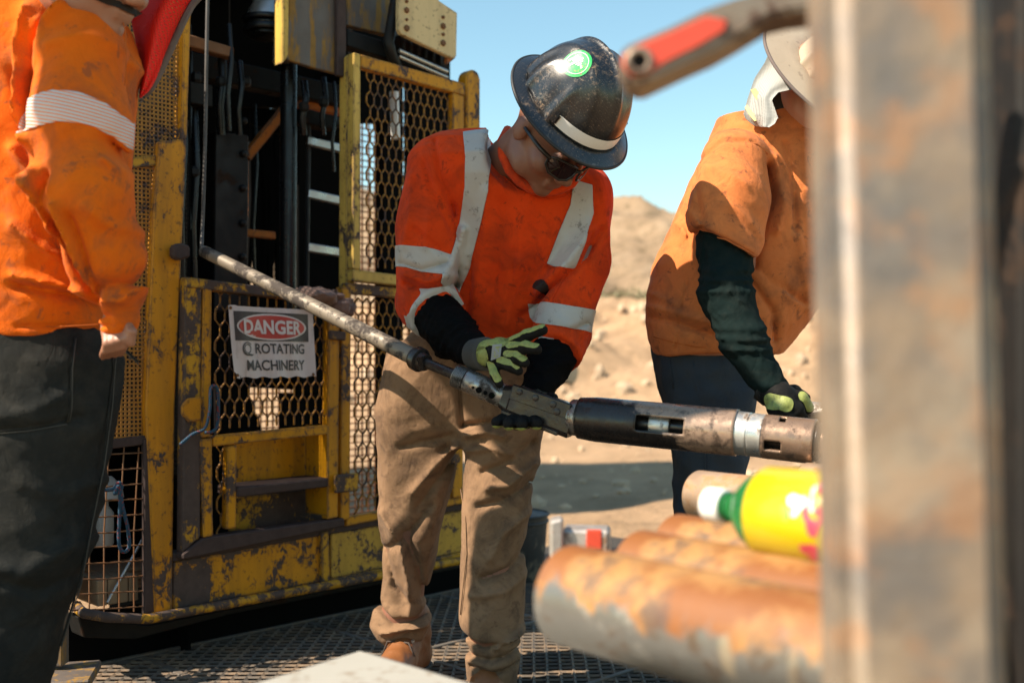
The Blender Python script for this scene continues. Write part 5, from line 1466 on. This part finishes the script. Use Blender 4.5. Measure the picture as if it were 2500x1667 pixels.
# glove
PALM3 = [(1880, 952, 2.45, 38), (1905, 972, 2.43, 38), (1922, 982, 2.42, 30)]
S3 = [[(1925, 965, 2.43, 20), (1955, 972, 2.42, 18), (1972, 996, 2.43, 15)], [(1918, 985, 2.40, 19), (1945, 1000, 2.40, 18), (1958, 1022, 2.42, 15)], [(1905, 996, 2.40, 18), (1925, 1016, 2.40, 17), (1938, 1034, 2.43, 14)], [(1888, 1000, 2.41, 17), (1904, 1022, 2.41, 16), (1916, 1038, 2.44, 13)], [(1905, 955, 2.46, 17), (1940, 955, 2.48, 16), (1965, 972, 2.50, 14)]]
glove(p3, S3, PALM3, [(S3[0][1:], .7, .7), ([(1872, 985, 2.43, 26), (1910, 994, 2.42, 26)], .75, 1.1)], ((1868, 940, 2.46), (1890, 958, 2.45), .040, .040), pad_up=(.0, -1, .25))
# brimmed hat and mesh neck shade
k = N('cream_hat_leather')
c = k.mix(k.noise(12, 5), (.44, .35, .26), (.35, .27, .19)); c = k.mix(k.math('MULTIPLY', k.step(k.noise(38, 4, .6), .62, .68), .6), c, (.20, .15, .11))
M['cream_hat'] = k.out(c, .6, 0, k.bump(k.noise(60, 4), .3, .002))
UP3 = nrm(np.array([.42, -.70, .56])); FW3 = nrm(np.array([.80, -.1, -.6]) - UP3 * (np.array([.80, -.1, -.6]) @ UP3)); RT3 = np.cross(UP3, FW3)
HX = np.stack([-np.cross(-FW3, UP3) * -1, -FW3, UP3], 1)
HX = np.stack([np.cross(-FW3, UP3), -FW3, UP3], 1)
hat(p3, P(2040, 182, 2.70), HX, .112, .102, .11, M['cream_hat'], M['grey_trim'], .098, droop=.006, ridge=True)
k = N('white_mesh_cloth')
dots = k.math('MULTIPLY', k.wave(90, (0, 0, 0)), k.wave(90, (0, 1.5708, 0)))
c = k.mix(k.step(dots, .5, .7), (.34, .34, .32), (.10, .10, .10))
M['white_mesh'] = k.out(c, .85)
def capeY(s, t): return 2.70 - .09 * s - .03 * t + .012 * math.sin(8 * s)
curtain('neck_shade', [(1882, 118), (1868, 152), (1842, 192), (1826, 240), (1815, 280)], [(1985, 212), (1945, 216), (1900, 226), (1884, 244), (1892, 266), (1900, 290)], capeY, M['white_mesh'], p3)
curtain('neck_shade', [(1815, 279), (1822, 292), (1842, 308)], [(1898, 289), (1892, 302), (1878, 311)], lambda s, t: capeY(s, 1) - .001, M['white_mesh'], p3, n=6)
M['dark_mesh'] = plain('dark_mesh_lining', (.03, .03, .03), .9)
curtain('shade_lining', [(1890, 214), (1880, 240), (1890, 264), (1900, 288)], [(2000, 206), (2000, 240), (1940, 256), (1906, 292)], lambda s, t: 2.70, M['dark_mesh'], p3, n=8)
M['lime_tape'] = plain('lime_reflective_tape', (.60, .56, .24), .5, 0, .1)
curtain('shade_tape', [(1832, 219), (1856, 258), (1876, 292)], [(1846, 216), (1866, 250), (1888, 284)], lambda s, t: 2.655 - .02 * t, M['lime_tape'], p3, n=8, mm=4)
curtain('shade_tape', [(1818, 262), (1830, 282), (1842, 296)], [(1824, 256), (1836, 272), (1852, 294)], lambda s, t: 2.662 - .02 * t, M['lime_tape'], p3, n=6, mm=4)

# ---------------------------------------------------------------- the tool string the workers hold
M['spear'] = steel('worn_grey_spear', (.13, .105, .08), (.25, .205, .155), .5, .25, (.05, .036, .028), .48, 7, (1, 1, 1), .6, 13)
k = N('wet_black_tool')
c = k.mix(k.noise(20, 6, .7), (.012, .011, .011), (.05, .04, .036))
M['wet_black'] = k.out(c, k.ramp(k.noise(40, 5), [(.35, .12), (.65, .45)]), .3, k.bump(k.noise(60, 5, .7), .35, .002))
M['scraped'] = steel('scraped_tool_steel', (.20, .18, .165), (.40, .37, .34), .3, .85, (.05, .04, .035), .35, 18)
M['brown_steel'] = steel('brown_oiled_steel', (.22, .14, .095), (.32, .21, .145), .32, .55, (.10, .06, .04), .35, 16)
M['chrome'] = steel('bright_collar', (.42, .41, .38), (.58, .56, .53), .36, .75, (.16, .11, .08), .25, 14)
t0, t1_ = P(496, 613, 3.06), P(1012, 872, 2.50)
spear = empty('overshot_spear', tuple(t0), 'long grey scarred steel spear slanting from the hoist rope down to the gloved hands', 'tool')
n_ = 40
G().tube([t0 + (t1_ - t0) * i / n_ for i in range(n_ + 1)], [.0172 + (-.004 if i == 0 else 0) + .003 * i / n_ for i in range(n_ + 1)], 20).build('shaft', M['spear'], spear, 50)
b0 = P(1040, 886, 2.475)
G().lathe(t1_, b0, [(0, .026), (.15, .029), (.55, .029), (.6, .022), (1, .020)], 20).build('collar', M['wet_black'], spear, 50)
G().tube([P(1026, 868, 2.45), P(1030, 900, 2.47)], .007, 8).build('shackle_pin', M['wet_black'], spear, 50)
b1 = P(1112, 916, 2.43)
G().lathe(b0, b1, [(0, .012), (1, .012)], 16).build('link_rod', M['wet_black'], spear, 50)
G().lathe(t0 - nrm(t1_ - t0) * .012, t0 + nrm(t1_ - t0) * .02, [(0, .006), (.5, .017), (1, .0185)], 16).build('eye', M['spear'], spear, 50)
tool = empty('core_barrel_head', tuple(P(1395, 1018, 2.36)), 'wet black and brown steel core barrel head held level over the pipes', 'tool')
b2 = P(1138, 928, 2.42); b3 = P(1232, 968, 2.395)
pr = []
for i in range(7): pr += [(i / 7, .0235), ((i + .35) / 7, .027), ((i + .7) / 7, .027), ((i + .98) / 7, .0235)]
G().lathe(b1, b2, pr, 24).build('threaded_neck', M['scraped'], tool, 40)
G().lathe(b2, b3, [(0, .026), (.04, .0275), (.96, .0275), (1, .026)], 28).build('neck_tube', M['scraped'], tool, 40)
ax = nrm(b3 - b2); sd = nrm(np.cross(ax, (0, 1, 0))); fw = nrm(np.cross(sd, ax))
if fw[1] > 0: fw = -fw
for t_, s_ in ((.45, .009), (.62, .006), (.78, .009), (.3, .004)):
    c = b2 + (b3 - b2) * t_ + fw * .0262 - sd * .008; G().lathe(c, c + fw * .0016, [(0, s_ * .8), (1, s_ * .8)], 12).build('port', M['void'], tool)
# latch body: flat-sided block between two cheeks
b4 = P(1402, 1030, 2.35)
ax = nrm(b4 - b3); up_ = nrm(RZ - ax * ax[2]); dn = nrm(np.cross(ax, up_))
if dn[1] > 0: dn = -dn
def octo(c, hw, hh, ch): return [c + up_ * a + dn * b for a, b in ((hh, -hw + ch), (hh, hw - ch), (hh - ch, hw), (-hh + ch, hw), (-hh, hw - ch), (-hh, -hw + ch), (-hh + ch, -hw), (hh - ch, -hw))]
def loft(name, a, b, s0, s1, m, bev=.0):
    A, B = octo(a, *s0), octo(b, *s1)
    g = G(); g.add(A + B, [tuple(range(7, -1, -1)), tuple(range(8, 16))] + [(i, (i + 1) % 8, (i + 1) % 8 + 8, i + 8) for i in range(8)])
    return g.build(name, m, tool, bevel=bev)
loft('latch_body', b3 - ax * .004, b3 + (b4 - b3) * .12, (.024, .026, .009), (.030, .034, .011), M['wet_black'], .002)
loft('latch_body', b3 + (b4 - b3) * .12, b4, (.030, .034, .011), (.032, .037, .011), M['wet_black'], .002)
cU = b3 + (b4 - b3) * .55 + up_ * .038 + dn * .012
G().bar(b3 + (b4 - b3) * .10 + up_ * .019 + dn * .026, b4 - ax * .01 + up_ * .021 + dn * .028, .036, .010, dn).build('latch_cheek', M['wet_black'], tool, bevel=.003)
G().bar(b3 + (b4 - b3) * .06 - up_ * .030 + dn * .017, b4 - ax * .02 - up_ * .033 + dn * .019, .011, .024, dn).build('latch_cheek', M['wet_black'], tool, bevel=.003)
for t_ in (.22, .45, .70, .78):
    c = b3 + (b4 - b3) * t_ + up_ * (.025 if t_ != .78 else .012) + dn * .0325; G().lathe(c, c + dn * .004, [(0, .0075), (.8, .0075), (1, .0055)], 6 if t_ < .5 else 14).build('latch_bolt', M['wet_black'], tool, 40)
# barrel
k = N('barrel_black_to_brown')
sep = k.n('SeparateXYZ'); k.put(sep.inputs[0], k.coord())
e_ = k.math('ADD', k.math('MULTIPLY', sep.outputs[0], 1.0), k.math('MULTIPLY', k.math('SUBTRACT', k.noise(26, 6, .65), .5), .12))
zt_ = k.math('ADD', e_, k.math('MULTIPLY', sep.outputs[2], 1.3))
mk_ = k.step(zt_, .155, .168)  # black before this slanted noisy edge, brown beyond it
br = k.mix(k.noise(24, 6, .7), (.26, .17, .12), (.36, .25, .18)); br = k.mix(k.step(k.noise(36, 6, .75, dist=.4), .5, .62), br, (.11, .075, .055))
c = k.mix(mk_, k.mix(k.noise(30, 5), (.010, .009, .009), (.035, .028, .025)), br)
M['barrel'] = k.out(c, k.ramp(k.noise(45, 5), [(.35, .14), (.65, .42)]), .35, k.bump(k.noise(70, 5, .7), .3, .0015))
B0, B1 = P(1394, 1018, 2.355), P(1800, 1056, 2.215)
axb = nrm(B1 - B0)
Lb = np.linalg.norm(B1 - B0)
G().lathe(B0, B0 + axb * .026, [(0, .037), (.15, .040), (1, .0405)], 32).build('pivot_ring', M['scraped'], tool, 40)
# barrel wall with an open slot: rings swept with the slot left out
def barrel(name, a, b, r, slots, m, seg=56, nl=60, th=.006):
    ax_ = nrm(b - a); u = nrm(RZ - ax_ * ax_[2]); w_ = np.cross(ax_, u)
    if w_[1] > 0: w_ = -w_
    L = np.linalg.norm(b - a); v, f = [], []
    for i in range(nl + 1):
        for k_ in range(seg):
            an = 2 * math.pi * k_ / seg
            rr = r(i / nl) if callable(r) else r
            v.append(a + ax_ * L * i / nl + rr * (math.cos(an) * u + math.sin(an) * w_))
    for i in range(nl):
        for k_ in range(seg):
            t_, an = (i + .5) / nl, 360 * (k_ + .5) / seg
            if any(s0 < t_ < s1 and a0 < an < a1 for s0, s1, a0, a1 in slots): continue
            k2 = (k_ + 1) % seg
            f.append((i * seg + k_, (i + 1) * seg + k_, (i + 1) * seg + k2, i * seg + k2))
    o = mk(name, v, f, m, tool, 50)
    md = o.modifiers.new('wall', 'SOLIDIFY'); md.thickness = th; md.offset = -1
    return o
barrel('barrel', B0 + axb * .022, B1, lambda t_: .0395 + .0035 * min(1, t_ * 9) if t_ < .12 else .043, [(.40, .70, 66, 106)], M['barrel'])
G().tube([B0 + axb * .03, B1], .020, 20).build('inner_spindle', M['wet_black'], tool, 60)
c0, c1 = B0 + axb * Lb * .50, B0 + axb * Lb * .62
G().lathe(c0, c1, [(0, .031), (.1, .033), (.9, .033), (1, .031)], 28).build('inner_sleeve', M['chrome'], tool, 40)
B2 = P(1868, 1065, 2.19); axc = nrm(B2 - B1)
G().lathe(B1 - axb * .002, B2, [(0, .0425), (.03, .0455), (.45, .0455), (.47, .0435), (.52, .0435), (.54, .0450), (.96, .0450), (1, .043)], 48).build('collar_ring', M['chrome'], tool, 30)
B3_ = P(1990, 1078, 2.15)
barrel('end_sub', B2 - axc * .001, B3_, .0395, [(.06, .40, 95, 122), (.30, .42, 14, 40)], M['brown_steel'], 56, 30)
G().lathe(B2, B3_, [(0, .028), (1, .028)], 20).build('inner_core', M['wet_black'], tool, 60)
B4 = P(2180, 1098, 2.08)
G().lathe(B3_ - axc * .004, B3_ + axc * .012, [(0, .0385), (.6, .040), (1, .034)], 40).build('black_seal', M['wet_black'], tool, 40)
G().lathe(B3_ + axc * .012, B4, [(0, .031), (.1, .033), (1, .033)], 32).build('tail_sub', M['brown_steel'], tool, 40)
a, b = P(1950, 1003, 2.50), P(2200, 1020, 2.36)
prf = []
for i in range(6): prf += [(i * .02, .0205), (i * .02 + .006, .0225), (i * .02 + .013, .0225), (i * .02 + .0195, .0205)]
tag(G().lathe(a, b, prf + [(.13, .024), (1, .024)], 28).build('threaded_pipe', M['chrome'], None, 30, base=a), 'bright threaded steel pipe under the hand of the heavy worker', 'pipe')

# ---------------------------------------------------------------- pipes on the rack in the foreground
PD = nrm(np.array([.65, -.76, 0]))
k = N('rust_topped_pipe')
geo = k.n('NewGeometry'); sp = k.n('SeparateXYZ'); k.put(sp.inputs[0], k.coord())
c = k.mix(k.noise(9, 7, .6, (1, 1, 1), .3), (.26, .088, .014), (.14, .046, .011))
c = k.mix(k.step(k.noise(8, 5, .6), .50, .60), c, (.32, .16, .05))
c = k.mix(k.math('MULTIPLY', k.step(k.noise(15, 5, .6), .55, .64), .8), c, (.07, .045, .035))
st = k.mix(k.noise(10, 5), (.13, .122, .11), (.22, .205, .185))
st = k.mix(k.math('MULTIPLY', k.step(k.noise(26, 3, .5, (1, 1, .12)), .60, .66), .7), st, (.42, .33, .22))
m_ = k.step(k.math('ADD', sp.outputs[2], k.math('ADD', k.math('MULTIPLY', k.math('SUBTRACT', k.noise(16, 6, .75), .5), .09), k.math('MULTIPLY', k.math('SUBTRACT', k.noise(34, 4, .6, (1, 1, .2)), .5), .07))), .008, .020)
st = k.mix(k.math('MULTIPLY', k.step(k.noise(30, 6, .75), .54, .64), .8), st, (.12, .065, .03))
st = k.mix(k.math('MULTIPLY', k.step(k.noise(18, 5, .7), .56, .64), .6), st, (.40, .37, .33))  # pale glints painted into the grey steel
c2 = k.mix(m_, st, c)
M['pipe'] = k.out(c2, k.ramp(m_, [(0, .35), (1, .6)]), k.ramp(m_, [(0, .55), (1, 0.0)]), k.bump(k.noise(60, 5, .7), .4, .002))
def drill_pipe(px, Y, z, r, L, label, m):
    a = np.array([(px - CX) / F * Y, Y, z]); b = a + PD * L
    e = empty('drill_pipe', tuple(a), label, 'pipe', 'rusty drill pipes on the rack')
    G().lathe(a, b, [(0, r * .80), (0, r * .94), (.008, r), (1, r)], 48).build('wall', m, e, 40)
    G().lathe(a - PD * .0004, a + PD * .06, [(0, r * .79), (1, r * .79)], 32).build('bore', M['void'], e, 40)
    return e
drill_pipe(1388, 1.22, .610, .0570, .43, 'nearest drill pipe, rust on top and grey steel below, at the bottom edge', M['pipe'])
drill_pipe(1560, 1.325, .610, .0570, .42, 'drill pipe second from the front, end just behind the nearest pipe', M['pipe'])
drill_pipe(1648, 1.47, .612, .0540, .43, 'drill pipe just under the cap of the green bottle', M['pipe'])
M['pipe_brown'] = steel('brown_pipe', (.30, .20, .13), (.42, .30, .21), .5, .35, (.46, .25, .12), .5, 9, bump=.3)
drill_pipe(1702, 2.00, .624, .0465, .575, 'brown drill pipe whose end stands out left of the white bottle cap', M['pipe_brown'])
drill_pipe(1968, 2.13, .628, .0445, .39, 'brown drill pipe behind the yellow label of the bottle', M['pipe_brown'])
drill_pipe(2012, 2.32, .632, .0445, .37, 'farthest drill pipe, its end just under the brown end of the core barrel head', M['pipe_brown'])
# rack
rack = empty('pipe_rack', (.36, .75, -.1), 'blurred rusty steel post of the pipe rack filling the right side', 'rack')
k = N('rubbed_rusty_post')
c = k.mix(k.step(k.noise(11, 3, .5), .40, .58), (.25, .185, .13), (.145, .128, .115))
c = k.mix(k.math('MULTIPLY', k.step(k.noise(17, 4, .55), .52, .62), .6), c, (.36, .18, .085))
c = k.mix(k.math('MULTIPLY', k.step(k.noise(12, 4, .6, (1, 1, .7)), .50, .64), .55), c, (.36, .29, .215))
c = k.mix(k.math('MULTIPLY', k.step(k.noise(14, 4, .6), .52, .66), .6), c, (.14, .125, .115))
M['post'] = k.out(c, k.ramp(k.noise(30, 4), [(.3, .42), (.7, .65)]), .25, k.bump(k.noise(50, 5, .7), .5, .003))
Yp = .72
def postpt(px, Y, z): return np.array([(px - CX) / F * Yp, Y, z])
zt, zb = P(0, -150, Yp)[2], -.1
zbp = P(0, 1667, Yp)[2]
def edge_x(px0, px1, z):
    z0_ = P(0, 0, Yp)[2]; return (px0 + (px1 - px0) * (z0_ - z) / (z0_ - zbp) - CX) / F * Yp
v = []
for z in (zt, zb):
    v += [np.array([edge_x(2030, 2066, z), Yp + .075, z]), np.array([edge_x(2036, 2072, z), Yp + .006, z]), np.array([edge_x(2412, 2458, z), Yp - .012, z]), np.array([edge_x(2440, 2486, z), Yp + .06, z])]
G().add(v, [(0, 1, 2, 3), (7, 6, 5, 4)] + [(i, i + 4, (i + 1) % 4 + 4, (i + 1) % 4) for i in range(4)]).build('post', M['post'], rack, 50, .016, seg=5)
pm = np.array([.30, .90, .53]); px2 = nrm(np.array([.76, .65, 0]))
G().bar(np.array([.36, .80, .525]), np.array([.36, .80, .525]) + px2 * 1.75, .05, .05, RZ).build('beam', M['post'], rack, bevel=.004)
G().bar(np.array([.36, .80, .525]) + px2 * 1.7 - RZ * .63, np.array([.36, .80, .525]) + px2 * 1.7, .05, .05, px2).build('leg', M['post'], rack, bevel=.004)
M['shade_strip_post'] = steel('dark_strip_steel', (.008, .008, .009), (.022, .018, .015), .6, .1, (.05, .03, .02), .3, 12, spec=.2)
a = P(2545, 1667, 1.05); o = G().box(np.array([a[0], 1.05, .7]), np.array([.042, 0, 0]), np.array([0, .04, 0]), RZ * .8).build('shade_strip_post', M['shade_strip_post'], None, bevel=.006, base=(a[0], 1.05, -.1))  # added post stands in for the dark shaded strip beside the rusty one
tag(o, 'added dark post at the right edge for the shaded side of the rusty one', 'post')
# wrench hanging behind the post
M['wrench_red'] = plain('worn_red_enamel', (.62, .07, .035), .4, 0, .25, 30)
M['wrench_worn'] = steel('worn_wrench_iron', (.24, .18, .13), (.34, .26, .2), .45, .5, (.12, .07, .05), .3)
wrn = empty('pipe_wrench', tuple(P(1545, 150, .95)), 'blurred pipe wrench with red handle jutting from behind the rusty post', 'wrench')
Yw = .95
ol = [(1512, 168), (1508, 138), (1522, 112), (1552, 98), (1640, 60), (1720, 20), (1800, -8), (1900, -30), (2060, -60), (2070, 0), (1985, 20), (1935, 26), (1880, 38), (1800, 88), (1740, 122), (1680, 148), (1600, 186), (1570, 200), (1535, 198)]
G().prism([P(x, y, Yw) for x, y in ol], np.array([.004, .030, -.010])).build('handle', M['wrench_worn'], wrn, 40, .003, seg=2)
red = [(1520, 160), (1522, 136), (1548, 116), (1640, 78), (1725, 40), (1776, 48), (1770, 74), (1705, 112), (1625, 152), (1575, 184), (1540, 186)]
G().prism([P(x, y, Yw - .003) for x, y in red], np.array([0, .006, 0])).build('handle_inset', M['wrench_red'], wrn, 40, .001)
c = P(1560, 152, Yw - .0035); G().lathe(c, c + np.array([0, -.004, 0]), [(0, .0080), (1, .0080)], 24).build('hang_hole', M['void'], wrn, 40)
g = G(); g.tube([c + np.array([.0095 * math.cos(t_), -.002, .0095 * math.sin(t_)]) for t_ in np.linspace(0, 2 * math.pi, 25)], .0035, 8, False); g.build('hole_rim', M['wrench_worn'], wrn, 60)
G().prism([P(x, y, Yw) for x, y in [(2040, -70), (2180, -170), (2240, -150), (2200, -60), (2240, 0), (2160, 30), (2060, 10)]], np.array([0, .03, 0])).build('jaw', M['wrench_worn'], wrn, 40, .003)
# bottle lying on the pipes
k = N('green_bottle_plastic'); M['pet'] = k.out((.035, .26, .075), .08, 0, None, Transmission_Weight=.6, IOR=1.35)
k = N('green_drink'); M['drink'] = k.out((.22, .48, .12), .1, 0, None, Transmission_Weight=.6, IOR=1.33)
M['cap'] = plain('white_cap_plastic', (.80, .79, .76), .4, 0, .05)
k = N('yellow_label')
c = k.mix(k.noise(6, 3), (.62, .44, .006), (.56, .39, .006))
M['label'] = k.out(c, .3, 0, None, Coat_Weight=.3)
BA = np.array([.234, 1.275, .706])
bx = PD
bot = empty('soda_bottle', tuple(BA), 'green plastic soda bottle with white cap and yellow label lying on the pipes', 'bottle')
def along(d0): return BA + bx * d0
G().tube2([along(d) for d in (0, .001, .004, .026, .028)], bx, [.001, .0175, .0205, .0205, .0185], 32, True).build('cap', M['cap'], bot, 40)
G().tube2([along(d) for d in (.026, .032, .034, .036, .042, .052, .068, .084, .098, .28)], bx, [.0155, .0155, .018, .0155, .0165, .025, .040, .0485, .0505, .0505], 48, True).build('body', M['pet'], bot, 60)
G().tube2([along(d) for d in (.088, .090, .20, .202)], bx, [.0495, .0520, .0525, .0515], 48, False).build('label', M['label'], bot, 60)
bz = nrm(RZ - bx * bx[2]); by = np.cross(bx, bz); by = by if by[1] < 0 else -by
def lpatch(d0, an, sx, sa, m):
    v = []; n_ = 20
    for i in range(n_):
        t_ = 2 * math.pi * i / n_; q = 1 + .25 * math.sin(3 * t_ + an)
        A_ = an + sa * q * math.sin(t_); v.append(along(d0 + sx * q * math.cos(t_)) + .0532 * (math.cos(A_) * by + math.sin(A_) * bz))
    mk('label_print', v, [tuple(range(n_))], m, bot)
M['lp_white'] = plain('label_white', (.85, .82, .72), .3, 0, .05); M['lp_green'] = plain('label_green', (.25, .55, .05), .3, 0, .1); M['lp_red'] = plain('label_red', (.65, .06, .10), .3, 0, .1)
lpatch(.158, .40, .011, .22, M['lp_white']); lpatch(.180, .62, .009, .28, M['lp_white']); lpatch(.180, .15, .012, .3, M['lp_red']); lpatch(.172, -.55, .010, .2, M['lp_red'])
lpatch(.183, .85, .010, .15, M['lp_red'])
lpatch(.148, .22, .007, .16, M['lp_green'])
# clamp block with red mark on the pipes
M['clamp'] = steel('silvery_clamp', (.34, .30, .27), (.5, .46, .42), .45, .6, (.3, .17, .1), .35)
cl = empty('rod_clamp', tuple(P(1420, 1335, 1.62)), 'small steel clamp with red paint lying behind the front pipes', 'clamp')
c = P(1432, 1322, 1.62)
G().box(c, np.array([.035, -.006, 0]), np.array([.004, .03, 0]), RZ * .022).build('block', M['clamp'], cl, bevel=.004)
G().box(P(1358, 1312, 1.60), np.array([.010, 0, .002]), np.array([0, .02, 0]), RZ * .030).build('jaw', M['clamp'], cl, bevel=.004)
G().box(P(1450, 1316, 1.588), np.array([.011, 0, 0]), np.array([0, .004, 0]), RZ * .014).build('red_mark', M['wrench_red'], cl, bevel=.001)
G().bar(P(1350, 1345, 1.6), P(1470, 1350, 1.63), .03, .02, RZ).build('base_bar', M['clamp'], cl, bevel=.003)
# white lid in front
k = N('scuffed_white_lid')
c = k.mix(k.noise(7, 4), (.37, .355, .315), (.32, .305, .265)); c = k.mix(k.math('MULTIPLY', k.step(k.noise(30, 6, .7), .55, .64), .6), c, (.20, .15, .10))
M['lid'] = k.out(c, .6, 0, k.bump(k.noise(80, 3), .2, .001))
zl = .446
A_ = np.array([-.2277, 1.6, zl]); d1 = nrm(np.array([-.128, -.175, 0])); d2 = nrm(np.array([.184, -.175, 0]))
box = empty('cooler_box', (float(A_[0]), 1.3, 0.0), 'white plastic cooler box with scuffed lid at the bottom edge', 'cooler')
def quadpl(o0, z): return [np.array([*(A_ + d1 * a + d2 * b)[:2], z]) for a, b in ((o0, o0), (.75 - o0, o0), (.75 - o0, .48 - o0), (o0, .48 - o0))]
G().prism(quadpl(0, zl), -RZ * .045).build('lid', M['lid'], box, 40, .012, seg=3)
G().bar(A_ - d1 * .001 + d2 * .01 - RZ * .012, A_ - d1 * .001 + d2 * .47 - RZ * .012, .010, .014, RZ).build('lid_trim', plain('grey_lid_trim', (.12, .115, .105), .6), box, bevel=.003)
M['seal'] = plain('grey_seal', (.10, .095, .09), .7)
G().prism(quadpl(-.004, zl - .046), -RZ * .012).build('seal', M['seal'], box, bevel=.003)
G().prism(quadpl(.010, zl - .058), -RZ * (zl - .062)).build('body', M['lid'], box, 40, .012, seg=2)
G().bar(A_ + d2 * .484 + d1 * .25 - RZ * .12, A_ + d2 * .484 + d1 * .5 - RZ * .12, .03, .02, d2).build('handle', M['seal'], box, bevel=.004)
